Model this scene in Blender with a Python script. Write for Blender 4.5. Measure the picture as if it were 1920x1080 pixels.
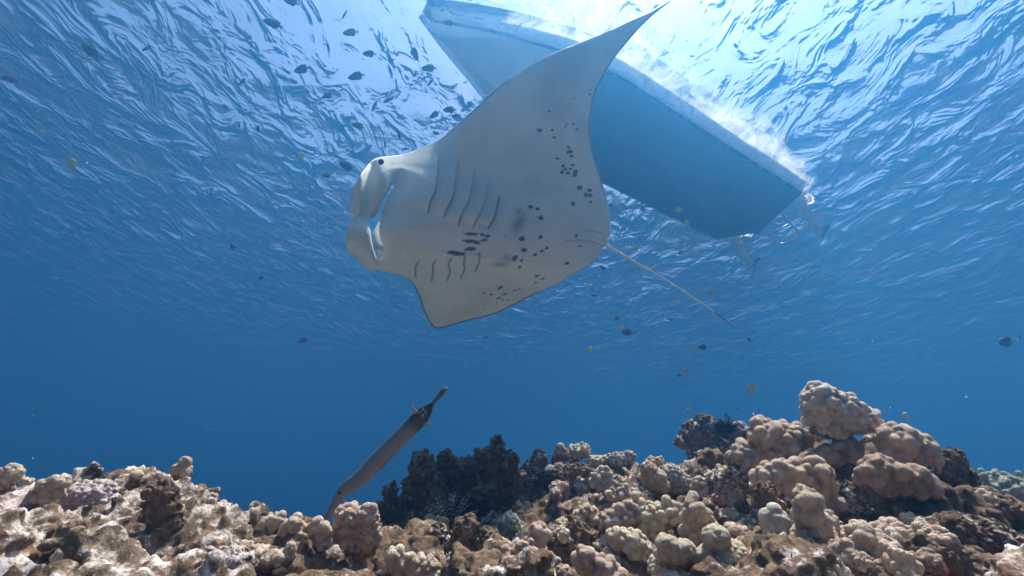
import bpy, math, random
import numpy as np
from mathutils import Vector, Matrix

for _o in list(bpy.data.objects):
    bpy.data.objects.remove(_o, do_unlink=True)
random.seed(7)
RNG = np.random.default_rng(7)
SC = bpy.context.scene
COL = SC.collection
R = math.radians

# ---------------------------------------------------------------- camera
FPX, PITCH, ROLL = 907.0, 28.0, 3.5           # focal length in pixels of the 1920 px frame
cam_data = bpy.data.cameras.new('camera')
cam_data.sensor_width = 36.0
cam_data.lens = 36.0 * FPX / 1920.0
cam_data.clip_start, cam_data.clip_end = 0.02, 500.0
cam = bpy.data.objects.new('camera', cam_data)
COL.objects.link(cam)
cam.location = (0, 0, 0)
F_ = np.array((0, math.cos(R(PITCH)), math.sin(R(PITCH))))
_u0, _r0 = np.array((0, -math.sin(R(PITCH)), math.cos(R(PITCH)))), np.array((1.0, 0, 0))
R_ = math.cos(R(ROLL)) * _r0 + math.sin(R(ROLL)) * _u0
U_ = math.cos(R(ROLL)) * _u0 - math.sin(R(ROLL)) * _r0
cam.matrix_world = Matrix(((R_[0], U_[0], -F_[0], 0), (R_[1], U_[1], -F_[1], 0), (R_[2], U_[2], -F_[2], 0), (0, 0, 0, 1)))
SC.camera = cam

# ---------------------------------------------------------------- sky and sun
SUN_EL, SUN_AZ = 77.0, 48.0                   # azimuth measured from +Y towards +X
world = bpy.data.worlds.new('World')
SC.world = world
world.use_nodes = True
wn = world.node_tree
wn.nodes.clear()
w_out = wn.nodes.new('ShaderNodeOutputWorld')
w_bg = wn.nodes.new('ShaderNodeBackground')
w_sky = wn.nodes.new('ShaderNodeTexSky')
w_sky.sky_type = 'NISHITA'
w_sky.sun_disc = False
w_sky.sun_elevation = R(SUN_EL)
w_sky.sun_rotation = R(SUN_AZ)
w_sky.air_density, w_sky.dust_density, w_sky.ozone_density = 1.0, 4.5, 4.0
w_bg.inputs['Strength'].default_value = 0.075
wn.links.new(w_sky.outputs[0], w_bg.inputs['Color'])
wn.links.new(w_bg.outputs[0], w_out.inputs['Surface'])

sun_data = bpy.data.lights.new('sun', 'SUN')
sun_data.energy = 5.0
sun_data.angle = R(0.53)
sun_data.color = (1.0, 0.95, 0.86)
sun = bpy.data.objects.new('sun', sun_data)
COL.objects.link(sun)
SUN_DIR = Vector((math.cos(R(SUN_EL)) * math.sin(R(SUN_AZ)), math.cos(R(SUN_EL)) * math.cos(R(SUN_AZ)), math.sin(R(SUN_EL))))
sun.rotation_euler = SUN_DIR.to_track_quat('Z', 'Y').to_euler()
sun.location = SUN_DIR * 60

SC.view_settings.view_transform = 'Standard'
SC.view_settings.look = 'None'
SC.view_settings.exposure = 1.55
SC.view_settings.gamma = 1.0
SC.view_settings.use_curve_mapping = False
SC.render.engine = 'CYCLES'
cy = SC.cycles
cy.use_denoising = True
cy.max_bounces = 8
cy.diffuse_bounces = 4
cy.glossy_bounces = 3
cy.transmission_bounces = 6
cy.transparent_max_bounces = 12
cy.volume_bounces = 1
cy.sample_clamp_indirect = 6.0
cy.caustics_reflective = True
cy.caustics_refractive = True

# ---------------------------------------------------------------- helpers
WATER_Z = 6.5


def at(px, py, d):
    """point d metres in front of the camera position, seen at photo pixel (px, py)"""
    x, y = (np.asarray(px, float) - 960) / FPX, (540 - np.asarray(py, float)) / FPX
    d = np.asarray(d, float)
    return (x * d)[..., None] * R_ + (y * d)[..., None] * U_ + d[..., None] * F_


def on_z(px, py, z):
    """point at height z seen at photo pixel (px, py)"""
    x, y = (px - 960) / FPX, (540 - py) / FPX
    v = x * R_ + y * U_ + F_
    return v * (z / v[2])


def tag(o, label=None, cat=None, group=None, kind=None):
    if label: o['label'] = label
    if cat: o['category'] = cat
    if group: o['group'] = group
    if kind: o['kind'] = kind
    return o


def link(name, me, parent=None, mat=None, smooth=True):
    o = bpy.data.objects.new(name, me)
    COL.objects.link(o)
    if mat is not None and not me.materials:
        me.materials.append(mat)
    if parent is not None:
        o.parent = parent
    return o


def empty(name, loc=(0, 0, 0)):
    o = bpy.data.objects.new(name, None)
    o.empty_display_size = 0.1
    COL.objects.link(o)
    o.location = loc
    return o


def make_mesh(name, v, f, smooth=True):
    """v: (n,3) floats; f: (m,3|4) ints or a list of such arrays"""
    me = bpy.data.meshes.new(name)
    v = np.ascontiguousarray(v, np.float32)
    fl = f if isinstance(f, list) else [f]
    fl = [np.ascontiguousarray(a, np.int32) for a in fl if len(a)]
    me.vertices.add(len(v))
    me.vertices.foreach_set('co', v.ravel())
    tot = np.concatenate([np.full(len(a), a.shape[1], np.int32) for a in fl])
    idx = np.concatenate([a.ravel() for a in fl])
    me.loops.add(len(idx))
    me.loops.foreach_set('vertex_index', idx)
    me.polygons.add(len(tot))
    me.polygons.foreach_set('loop_start', np.concatenate(([0], np.cumsum(tot)[:-1])).astype(np.int32))
    try:
        me.polygons.foreach_set('loop_total', tot)
    except Exception:
        pass
    me.polygons.foreach_set('use_smooth', np.full(len(tot), smooth, bool))
    me.update(calc_edges=True)
    me.validate()
    return me


def grid_faces(nu, nv, wrap_v=False):
    i = np.arange(nu - 1)[:, None]
    j = np.arange(nv if wrap_v else nv - 1)[None, :]
    a = i * nv + j
    b = i * nv + (j + 1) % nv
    return np.stack([a, a + nv, b + nv, b], -1).reshape(-1, 4)


def tube(path, rad, n=10, squash=None, frame_up=(0, 0, 1), caps=True):
    """tube along path with per-point radius; squash = ratio of the second axis"""
    P = np.asarray(path, float)
    m = len(P)
    rad = np.broadcast_to(np.asarray(rad, float), (m,))
    sq = np.ones(m) if squash is None else np.broadcast_to(np.asarray(squash, float), (m,))
    T = np.gradient(P, axis=0)
    T /= np.linalg.norm(T, axis=1)[:, None] + 1e-12
    up = np.asarray(frame_up, float)
    A = np.cross(T, up)
    bad = np.linalg.norm(A, axis=1) < 1e-3
    A[bad] = np.cross(T[bad], (1, 0.1, 0))
    A /= np.linalg.norm(A, axis=1)[:, None]
    B = np.cross(A, T)
    th = np.linspace(0, 2 * np.pi, n, endpoint=False)
    V = P[:, None] + (np.cos(th)[None, :, None] * A[:, None] * sq[:, None, None] + np.sin(th)[None, :, None] * B[:, None]) * rad[:, None, None]
    V = V.reshape(-1, 3)
    Fq = grid_faces(m, n, True)
    if caps:
        V = np.vstack([V, P[0], P[-1]])
        k = np.arange(n)
        c0 = np.stack([np.full(n, m * n), k, (k + 1) % n], -1)
        c1 = np.stack([np.full(n, m * n + 1), (m - 1) * n + (k + 1) % n, (m - 1) * n + k], -1)
        return V, [Fq, np.vstack([c0, c1])]
    return V, [Fq]


def join(parts):
    V, Q, T, off = [], [], [], 0
    for v, fs in parts:
        fs = fs if isinstance(fs, list) else [fs]
        for f in fs:
            (Q if f.shape[1] == 4 else T).append(f + off)
        V.append(v)
        off += len(v)
    out = []
    if Q: out.append(np.vstack(Q))
    if T: out.append(np.vstack(T))
    return np.vstack(V), out


def spline(pts, step, closed=False):
    """Catmull-Rom resampling of a polyline"""
    P = np.asarray(pts, float)
    n = len(P)
    out = []
    for i in range(n if closed else n - 1):
        g = (lambda k: P[k % n]) if closed else (lambda k: P[min(max(k, 0), n - 1)])
        p0, p1, p2, p3 = g(i - 1), g(i), g(i + 1), g(i + 2)
        k = max(1, int(np.linalg.norm(p2 - p1) / step))
        for s in range(k):
            t = s / k
            out.append(0.5 * (2 * p1 + (p2 - p0) * t + (2 * p0 - 5 * p1 + 4 * p2 - p3) * t * t + (3 * p1 - p0 - 3 * p2 + p3) * t ** 3))
    if not closed:
        out.append(P[-1])
    return np.array(out)


def sstep(a, b, x):
    t = np.clip((x - a) / (b - a), 0, 1)
    return t * t * (3 - 2 * t)


def _hash(ix, iy, iz, seed):
    h = (ix.astype(np.uint32) * np.uint32(374761393) + iy.astype(np.uint32) * np.uint32(668265263)
         + iz.astype(np.uint32) * np.uint32(2147483647) + np.uint32(seed * 144665 + 12345))
    h = (h ^ (h >> np.uint32(13))) * np.uint32(1274126177)
    h ^= h >> np.uint32(16)
    return h


def vnoise(p, seed=0):
    """smooth value noise in -1..1 at points p (n,3)"""
    p = np.asarray(p, np.float32)
    i = np.floor(p).astype(np.int64)
    f = (p - i).astype(np.float32)
    f = f * f * f * (f * (f * 6 - 15) + 10)
    r = 0
    for dx in (0, 1):
        wx = f[:, 0] if dx else 1 - f[:, 0]
        for dy in (0, 1):
            wy = wx * (f[:, 1] if dy else 1 - f[:, 1])
            for dz in (0, 1):
                w = wy * (f[:, 2] if dz else 1 - f[:, 2])
                h = _hash(i[:, 0] + dx + 1000, i[:, 1] + dy + 1000, i[:, 2] + dz + 1000, seed)
                r = r + w * ((h & np.uint32(0xFFFF)).astype(np.float32) / 32767.5 - 1)
    return r


def fbm(p, freq, octs, seed=0, gain=0.5, ridged=False):
    p = np.asarray(p, np.float32)
    s, a = 0, 1.0
    for k in range(octs):
        v = vnoise(p * (freq * 2.03 ** k) + 17.3 * k, seed + k)
        s = s + a * ((1 - 2 * np.abs(v)) if ridged else v)
        a *= gain
    return s


def worley(p, seed=0):
    """distance to the nearest jittered cell point, roughly 0..1"""
    p = np.asarray(p, np.float32)
    i = np.floor(p).astype(np.int64)
    best = np.full(len(p), 9.0, np.float32)
    for dx in (-1, 0, 1):
        for dy in (-1, 0, 1):
            for dz in (-1, 0, 1):
                c = i + (dx, dy, dz)
                h = _hash(c[:, 0] + 1000, c[:, 1] + 1000, c[:, 2] + 1000, seed)
                j = np.stack([(h & np.uint32(1023)), (h >> np.uint32(10)) & np.uint32(1023), (h >> np.uint32(20)) & np.uint32(1023)], -1).astype(np.float32) / 1023.0
                d = ((c + j - p) ** 2).sum(1)
                best = np.minimum(best, d)
    return np.sqrt(best)


def surface_nets(vol):
    """isosurface 0 of vol (negative inside) -> vertices in grid units, quads"""
    s = vol < 0
    nx, ny, nz = vol.shape
    c = np.zeros((nx - 1, ny - 1, nz - 1), np.int8)
    for dx in (0, 1):
        for dy in (0, 1):
            for dz in (0, 1):
                c += s[dx:nx - 1 + dx, dy:ny - 1 + dy, dz:nz - 1 + dz]
    act = (c > 0) & (c < 8)
    ids = np.full(act.shape, -1, np.int64)
    cells = np.argwhere(act)
    ids[act] = np.arange(len(cells))
    acc = np.zeros((len(cells), 3))
    cnt = np.zeros(len(cells))
    corners = [(a, b, d) for a in (0, 1) for b in (0, 1) for d in (0, 1)]
    for p in corners:
        for ax in range(3):
            if p[ax]: continue
            q = list(p); q[ax] = 1
            v0 = vol[cells[:, 0] + p[0], cells[:, 1] + p[1], cells[:, 2] + p[2]]
            v1 = vol[cells[:, 0] + q[0], cells[:, 1] + q[1], cells[:, 2] + q[2]]
            m = (v0 < 0) != (v1 < 0)
            t = np.where(m, v0 / np.where(m, v0 - v1, 1), 0)
            pt = np.tile(np.array(p, float), (len(cells), 1))
            pt[:, ax] += t
            acc += pt * m[:, None]
            cnt += m
    verts = cells + acc / cnt[:, None]
    quads = []
    for ax in range(3):
        sl0 = [slice(None)] * 3; sl1 = [slice(None)] * 3
        sl0[ax] = slice(0, -1); sl1[ax] = slice(1, None)
        a, b = s[tuple(sl0)], s[tuple(sl1)]
        e = np.argwhere(a != b)
        o1, o2 = [(1, 2), (2, 0), (0, 1)][ax]
        ok = (e[:, o1] > 0) & (e[:, o2] > 0) & (e[:, o1] < vol.shape[o1] - 1) & (e[:, o2] < vol.shape[o2] - 1)
        e = e[ok]
        ins = a[tuple(e.T)]
        def g(d1, d2):
            k = e.copy(); k[:, o1] -= d1; k[:, o2] -= d2
            return ids[tuple(k.T)]
        q = np.stack([g(1, 1), g(0, 1), g(0, 0), g(1, 0)], -1)
        q[~ins] = q[~ins][:, ::-1]
        quads.append(q)
    return verts, np.vstack(quads)


def largest_piece(V, Q):
    """drop loose crumbs: keep only the biggest connected piece"""
    lab = np.arange(len(V))
    while True:
        m = lab[Q].min(1)
        new = lab.copy()
        for k in range(Q.shape[1]):
            np.minimum.at(new, Q[:, k], m)
        new = new[new]
        if (new == lab).all(): break
        lab = new
    big = np.bincount(lab).argmax()
    keep = lab == big
    idx = np.cumsum(keep) - 1
    return V[keep], idx[Q[keep[Q[:, 0]]]], keep


# ---------------------------------------------------------------- material helpers
class NT:
    def __init__(self, name):
        self.m = bpy.data.materials.new(name)
        self.m.use_nodes = True
        self.t = self.m.node_tree
        self.t.nodes.clear()
        self.out = self.t.nodes.new('ShaderNodeOutputMaterial')

    def n(self, typ, ins=None, **props):
        k = self.t.nodes.new('ShaderNode' + typ)
        for a, b in props.items():
            setattr(k, a, b)
        for a, b in (ins or {}).items():
            s = k.inputs[a]
            if isinstance(b, bpy.types.NodeSocket):
                self.t.links.new(b, s)
            else:
                s.default_value = b
        return k

    def ramp(self, fac, stops, interp='LINEAR'):
        r = self.n('ValToRGB', {'Fac': fac})
        r.color_ramp.interpolation = interp
        el = r.color_ramp.elements
        while len(el) < len(stops):
            el.new(0.5)
        for e, (p, c) in zip(el, stops):
            e.position = p
            e.color = (c, c, c, 1) if isinstance(c, (int, float)) else tuple(c) + (1,)
        return r.outputs[0]

    def noise(self, scale, detail=4.0, rough=0.55, vec=None, dist=0.0):
        d = {'Scale': scale, 'Detail': detail, 'Roughness': rough, 'Distortion': dist}
        if vec is not None: d['Vector'] = vec
        return self.n('TexNoise', d).outputs[0]

    def mix(self, fac, a, b, blend='MIX'):
        k = self.n('Mix', data_type='RGBA', blend_type=blend)
        for s, v in ((k.inputs[0], fac), (k.inputs[6], a), (k.inputs[7], b)):
            if isinstance(v, bpy.types.NodeSocket):
                self.t.links.new(v, s)
            elif isinstance(v, (int, float)):
                s.default_value = v
            else:
                s.default_value = tuple(v) + ((1,) if len(v) == 3 else ())
        return k.outputs[2]

    def math(self, op, a, b=0.0, clamp=False):
        k = self.n('Math', operation=op, use_clamp=clamp)
        for s, v in ((k.inputs[0], a), (k.inputs[1], b)):
            if isinstance(v, bpy.types.NodeSocket):
                self.t.links.new(v, s)
            else:
                s.default_value = v
        return k.outputs[0]

    def bump(self, h, strength, dist, normal=None):
        d = {'Height': h, 'Strength': strength, 'Distance': dist}
        if normal is not None: d['Normal'] = normal
        return self.n('Bump', d).outputs[0]

    def surf(self, shader):
        self.t.links.new(shader, self.out.inputs['Surface'])
        return self.m


def plain(name, color, rough=0.6, metallic=0.0, var=0.12, scale=25.0, bump=0.0):
    m = NT(name)
    co = m.n('TexCoord').outputs['Object']
    nz = m.noise(scale, 5, 0.6, co)
    c = m.mix(m.ramp(nz, [(0.3, 0.0), (0.7, 1.0)]), [x * (1 - var) for x in color], [min(1, x * (1 + var)) for x in color])
    d = {'Base Color': c, 'Roughness': rough, 'Metallic': metallic}
    if bump:
        d['Normal'] = m.bump(nz, bump, 0.01)
    return m.surf(m.n('BsdfPrincipled', d).outputs[0])

# ================================================================ water body, surface, seabed
def build_haze():
    m = NT('sea_water_volume')
    vol = m.n('VolumePrincipled', {'Color': HAZE_COLOR + (1,), 'Density': HAZE_DENSITY, 'Anisotropy': HAZE_ANISO,
                                   'Absorption Color': (0, 0, 0, 1)})
    m.t.links.new(vol.outputs[0], m.out.inputs['Volume'])
    x, y0, y1, z0, z1 = 70.0, -50.0, 90.0, -14.0, WATER_Z + 3.2
    v = np.array([(-x, y0, z0), (x, y0, z0), (x, y1, z0), (-x, y1, z0), (-x, y0, z1), (x, y0, z1), (x, y1, z1), (-x, y1, z1)])
    f = np.array([(0, 3, 2, 1), (4, 5, 6, 7), (0, 1, 5, 4), (1, 2, 6, 5), (2, 3, 7, 6), (3, 0, 4, 7)])
    o = link('haze', make_mesh('haze', v, f, False), None, m.m)
    tag(o, 'blue sea water haze that fades everything far away', 'haze', kind='stuff')


HAZE_COLOR, HAZE_DENSITY, HAZE_ANISO = (0.047, 0.252, 0.555), 0.062, 0.65
build_haze()


def axis_coords(lo, hi, f0, f1, fine, grow=1.12):
    c = list(np.arange(f0, f1 + 1e-6, fine))
    s = fine
    while c[-1] < hi:
        s *= grow
        c.append(min(hi, c[-1] + s))
    s = fine
    while c[0] > lo:
        s *= grow
        c.insert(0, max(lo, c[0] - s))
    return np.array(c)


WAVES = []
for k in range(150):
    lam = 0.22 * (2.8 / 0.22) ** RNG.random()
    main = RNG.normal(0.35, 1.25)                    # crests run mostly away from the camera
    slope = 0.0088 * (1.0 if lam < 1.2 else 0.75)
    WAVES.append((lam, main, slope * lam / (2 * math.pi), RNG.random() * 6.283))


def wave_z(x, y, dx):
    z = np.zeros_like(x)
    for lam, a, amp, ph in WAVES:
        fade = np.clip((lam / dx - 2.6) / 3.0, 0, 1)
        k = 2 * math.pi / lam
        t = k * (math.cos(a) * x + math.sin(a) * y) + ph
        z += fade * amp * (np.sin(t) + 0.28 * np.cos(2 * t))
    return z


def build_surface():
    xs = axis_coords(-65, 65, -11, 13, 0.06)
    ys = axis_coords(-45, 85, 1.0, 17, 0.06)
    X, Y = np.meshgrid(xs, ys, indexing='ij')
    DX = np.maximum(np.gradient(xs)[:, None], np.gradient(ys)[None, :])
    Z = WATER_Z + wave_z(X, Y, DX)
    V = np.stack([X, Y, Z], -1).reshape(-1, 3)
    f = grid_faces(len(xs), len(ys))
    m = NT('water_surface')
    co = m.n('TexCoord').outputs['Object']
    mp = m.n('Mapping', {'Vector': co, 'Rotation': (0, 0, 0.3), 'Scale': (1.0, 0.62, 1.0)}).outputs[0]
    mp2 = m.n('Mapping', {'Vector': co, 'Rotation': (0, 0, 0.35), 'Scale': (0.75, 1.0, 1.0)}).outputs[0]
    h1 = m.noise(7.5, 3, 0.5, mp2, 0.6)
    h2 = m.noise(2.4, 3, 0.5, mp, 0.7)
    h3 = m.math('POWER', m.noise(1.9, 3, 0.55, mp, 0.9), 4.0)       # rare steep wavelets that flash below the window
    h = m.math('ADD', m.math('MULTIPLY', h1, 0.0115), m.math('ADD', m.math('MULTIPLY', h2, 0.029), m.math('MULTIPLY', h3, 0.33)))
    gust = m.ramp(m.noise(0.33, 3, 0.5, co, 0.5), [(0.36, 0.65), (0.62, 1.15)])     # ruffled and calmer patches
    h = m.math('MULTIPLY', h, gust)
    nb = m.bump(h, 1.0, 1.0)
    fr = m.n('Fresnel', {'IOR': 1.33, 'Normal': nb}).outputs[0]
    refl = m.n('BsdfAnisotropic', {'Color': (1, 1, 1, 1), 'Roughness': 0.02, 'Normal': nb}).outputs[0]
    refr = m.n('BsdfRefraction', {'Color': (1, 1, 1, 1), 'Roughness': 0.0, 'IOR': 1.33, 'Normal': nb}).outputs[0]
    tr = m.n('BsdfTransparent', {'Color': (1, 1, 1, 1)}).outputs[0]
    thru = m.n('MixShader', {'Fac': REFRACT_SHARE, 1: tr, 2: refr}).outputs[0]
    sh = m.n('MixShader', {'Fac': fr, 1: thru, 2: refl}).outputs[0]
    o = link('water_surface', make_mesh('water_surface', V, f), None, m.surf(sh))
    tag(o, 'rippled sea surface seen from below', kind='structure')


REFRACT_SHARE = 0.32
build_surface()


def build_seabed():
    xs = np.linspace(-66, 66, 90)
    ys = np.linspace(-46, 86, 90)
    X, Y = np.meshgrid(xs, ys, indexing='ij')
    P = np.stack([X, Y, 0 * X], -1).reshape(-1, 3)
    P[:, 2] = -3.2 + 0.25 * fbm(P, 0.09, 3, 4) - 9.0 * sstep(6.5, 17, np.hypot(P[:, 0], P[:, 1] - 1.5))  # raised under the manta for bounce light, dropped beyond to darken surface reflections
    m = NT('sand')
    co = m.n('TexCoord').outputs['Object']
    c = m.mix(m.noise(0.5, 6, 0.6, co), (0.30, 0.27, 0.20), (0.44, 0.40, 0.31))
    o = link('seabed', make_mesh('seabed', P, grid_faces(90, 90)), None, m.surf(m.n('BsdfPrincipled', {'Base Color': c, 'Roughness': 0.95}).outputs[0]))
    tag(o, 'unseen sandy seabed below the reef, shaped to bounce light upward', kind='structure')


build_seabed()

# ================================================================ boat
def paint(name, color, rough=0.35, stain=(0.35, 0.33, 0.25), amount=0.25):
    m = NT(name)
    co = m.n('TexCoord').outputs['Object']
    n1 = m.noise(3.0, 6, 0.6, m.n('Mapping', {'Vector': co, 'Scale': (1, 1, 0.35)}).outputs[0])
    n2 = m.noise(40.0, 3, 0.6, co)
    f = m.math('MULTIPLY', m.ramp(n1, [(0.45, 0.0), (0.75, 1.0)]), amount)
    c = m.mix(f, color, stain)
    c = m.mix(m.math('MULTIPLY', n2, 0.25), c, [x * 0.75 for x in color])
    return m.surf(m.n('BsdfPrincipled', {'Base Color': c, 'Roughness': rough}).outputs[0])


def build_boat():
    sr, sl = on_z(1497, 357, WATER_Z - 0.12), on_z(1368, 448, WATER_Z - 0.12)
    t = on_z(1130, 132, WATER_Z - 0.12) - sr + on_z(1130, 341, WATER_Z - 0.12) - on_z(1329, 446, WATER_Z - 0.12)
    t[2] = 0
    t /= np.linalg.norm(t)                                # towards the bow
    n = np.array((t[1], -t[0], 0.0))                      # towards the far side
    if np.dot(n, sl - sr) < 0: n = -n
    half = 0.97
    org = 0.5 * (sr + sl)
    org += n * 0.12
    org[2] = WATER_Z
    L = 7.5
    boat = empty('boat', org)
    tag(boat, 'dive boat floating overhead with dark blue bottom and white sides', 'boat')
    M = np.eye(4)
    # local frame: x to the bow, y to port, z up
    boat.matrix_world = Matrix(((t[0], n[0], 0, org[0]), (t[1], n[1], 0, org[1]), (0, 0, 1, org[2]), (0, 0, 0, 1)))
    # the frame (t, n, z) is left-handed or right-handed: keep it proper
    if np.dot(np.cross(t, n), (0, 0, 1)) < 0:
        boat.matrix_world = Matrix(((t[0], -n[0], 0, org[0]), (t[1], -n[1], 0, org[1]), (0, 0, 1, org[2]), (0, 0, 0, 1)))
        s_port = -1.0
    else:
        s_port = 1.0
    us = np.concatenate([np.linspace(0, 0.55, 14), np.linspace(0.58, 1.0, 26)])

    def beam(u):                                          # half breadth at the chine
        return half * (1 - np.clip((u - 0.60) / 0.40, 0, 1) ** 1.85)

    def section(u):
        b = float(beam(np.array(u)))
        lift = 0.55 * max(0, (u - 0.72) / 0.28) ** 2.0    # forefoot rises to the stem
        keel = -0.46 + lift * 0.8
        chine = -0.10 + 0.30 * max(0, (u - 0.55) / 0.45) ** 2
        gun = 0.30 + 0.14 * u ** 2
        pts = [(0.0, keel)]
        for k in (0.25, 0.5, 0.75):
            pts.append((b * k, keel + (chine - keel) * k * 1.02))
        pts.append((b, chine))
        return b, keel, chine, gun, pts

    bot, side = [], []
    for u in us:
        b, keel, chine, gun, pts = section(u)
        x = u * L
        row = [(x, -p[0], p[1]) for p in pts[::-1]] + [(x, p[0], p[1]) for p in pts[1:]]
        bot.append(row)
        fl = 1.0 + 0.05
        xo = 0.15 * max(0, (u - 0.8) / 0.2)
        side.append([(x + xo * k, (b + 0.05 + (b * (fl - 1) + 0.05) * k ** 1.4), chine + 0.012 + (gun - chine) * k) for k in (0, 0.05, 0.3, 0.6, 0.85, 1.0)])
    bot = np.array(bot)
    V = bot.reshape(-1, 3)
    Fb = grid_faces(len(us), 9)
    # stern plate closes the bottom
    stern = np.array([[0, 1, 8], [1, 7, 8], [1, 2, 7], [2, 6, 7], [2, 3, 6], [3, 5, 6], [3, 4, 5]])
    anti = paint('antifouling', (0.055, 0.048, 0.042), 0.6, (0.10, 0.088, 0.072), 0.4)
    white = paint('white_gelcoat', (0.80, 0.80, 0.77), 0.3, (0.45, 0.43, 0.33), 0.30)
    kb = 24 * 8                                           # bow underside is white from here on, standing in for glare over it
    link('hull_bottom', make_mesh('hull_bottom', V, [Fb[:kb], stern]), boat, anti)
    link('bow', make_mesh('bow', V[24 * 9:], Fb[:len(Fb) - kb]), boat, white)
    side = np.array(side)
    mir = side * (1, -1, 1)
    fs = grid_faces(len(us), 6)
    Vs, Fs = join([(side.reshape(-1, 3), fs), (mir.reshape(-1, 3), fs[:, ::-1])])
    # transom and deck
    k = len(us) * 6
    tr = np.array([[0, 5, k + 5, k + 0]])
    deck = np.stack([np.arange(len(us) - 1) * 6 + 5, np.arange(1, len(us)) * 6 + 5, k + np.arange(1, len(us)) * 6 + 5, k + np.arange(len(us) - 1) * 6 + 5], -1)
    link('hull_side', make_mesh('hull_side', Vs, [np.vstack([f for f in Fs if f.shape[1] == 4] + [tr, deck])]), boat, white)
    for sgn in (-1, 1):
        path = []
        for q in side[:, 5]:
            path.append((q[0], sgn * (q[1] + 0.03), q[2] - 0.06))
        link('rubbing_strake', make_mesh('rubbing_strake', *tube(path, 0.05, 6)), boat, plain('strake', (0.05, 0.05, 0.055)))
    # keel strip
    path = [(u * L, 0, section(u)[1] - 0.02) for u in us[:24]]
    link('keel', make_mesh('keel', *tube(path, 0.035, 6)), boat, anti)
    # wheelhouse on deck
    def box(x0, x1, y0, y1, z0, z1):
        v = np.array([(x, y, z) for x in (x0, x1) for y in (y0, y1) for z in (z0, z1)], float)
        f = np.array([(0, 1, 3, 2), (4, 6, 7, 5), (0, 4, 5, 1), (2, 3, 7, 6), (0, 2, 6, 4), (1, 5, 7, 3)])
        return v, f
    link('wheelhouse', make_mesh('wheelhouse', *box(2.6, 4.6, -0.7, 0.7, 0.55, 1.7), False), boat, white)
    # twin outboard drives
    grey = plain('motor_grey', (0.62, 0.61, 0.55), 0.4)
    dark = plain('motor_black', (0.03, 0.03, 0.035), 0.35)
    for sy in (-0.78, 0.80):
        y = sy * half
        secs = [(-0.14, 0.30, 0.16, 0.55), (-0.20, 0.22, 0.13, 0.2), (-0.26, 0.14, 0.075, -0.05), (-0.36, 0.13, 0.06, -0.30), (-0.44, 0.16, 0.07, -0.50)]
        ring = []
        for (xo, rx, ry, z) in secs:
            th = np.linspace(0, 2 * np.pi, 14, endpoint=False)
            ring.append(np.stack([xo - 0.14 + rx * np.cos(th), y + ry * np.sin(th), np.full(14, z)], -1))
        rv = np.vstack(ring)
        rf = grid_faces(len(secs), 14, True)
        leg = link('outboard_leg', make_mesh('outboard_leg', rv, rf), boat, grey)
        pl = box(-0.86, -0.36, y - 0.11, y + 0.11, -0.245, -0.225)
        link('cavitation_plate', make_mesh('cavitation_plate', *pl, False), leg, grey)
        g = tube([(-0.36, y, -0.52), (-0.46, y, -0.52), (-0.62, y, -0.52), (-0.80, y, -0.52), (-0.86, y, -0.52)], [0.01, 0.06, 0.075, 0.06, 0.035], 12)
        link('gearcase', make_mesh('gearcase', *g), leg, grey)
        sk = np.array([(-0.45, y - .012, -0.56), (-0.78, y - .012, -0.56), (-0.84, y - .006, -0.76), (-0.68, y - .006, -0.78),
                       (-0.45, y + .012, -0.56), (-0.78, y + .012, -0.56), (-0.84, y + .006, -0.76), (-0.68, y + .006, -0.78)])
        sf = np.array([(0, 1, 2, 3), (7, 6, 5, 4), (0, 4, 5, 1), (1, 5, 6, 2), (2, 6, 7, 3), (3, 7, 4, 0)])
        link('skeg', make_mesh('skeg', sk, sf, False), leg, grey)
        blades = []
        for b in range(3):
            a0 = b * 2.094 + 0.4
            g = []
            for r in np.linspace(0.05, 0.19, 5):
                w = 0.065 * math.sin(math.pi * (0.25 + 0.7 * (r - 0.05) / 0.14))
                for s in (-1, 1):
                    a = a0 + s * w / r * 0.6
                    g.append((-0.89 + s * 0.035, y + r * math.cos(a), -0.52 + r * math.sin(a)))
            blades.append((np.array(g), grid_faces(5, 2)))
        blades.append(tube([(-0.86, y, -0.52), (-0.96, y, -0.52)], [0.05, 0.035], 10))
        link('propeller', make_mesh('propeller', *join(blades)), leg, dark)
    # boarding ladder folded down from the stern
    lad = []
    inv = np.linalg.inv(np.array(boat.matrix_world))
    def loc(px, py, z):
        p = on_z(px, py, WATER_Z + z)
        return (inv @ np.append(p, 1))[:3]
    a0, a1 = loc(1413, 416, 0.10), loc(1456, 452, -0.42)
    b0, b1 = loc(1457, 390, 0.10), loc(1495, 432, -0.42)
    top_a, top_b = a0 + (a0 - a1) * 0.35, b0 + (b0 - b1) * 0.35
    steel = plain('ladder_steel', (0.32, 0.34, 0.36), 0.35, 0.6)
    e = 0.5 * (a1 - a0) / np.linalg.norm(a1 - a0) * 0.22
    bend = spline([top_a, a0, a1 - e * 0.2, a1 + (b1 - a1) * 0.08 + e, a1 + (b1 - a1) * 0.5 + e * 1.25, a1 + (b1 - a1) * 0.92 + e, b1 - e * 0.2, b0, top_b], 0.05)
    ladder = link('boarding_ladder', make_mesh('boarding_ladder', *tube(bend, 0.019, 8)), boat, steel)
    for q in (0.22, 0.68):
        link('rung', make_mesh('rung', *tube([a0 + (a1 - a0) * q, b0 + (b1 - b0) * q], 0.017, 8)), ladder, steel)
    return boat, half, L


BOAT, BOAT_HALF, BOAT_L = build_boat()


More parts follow.
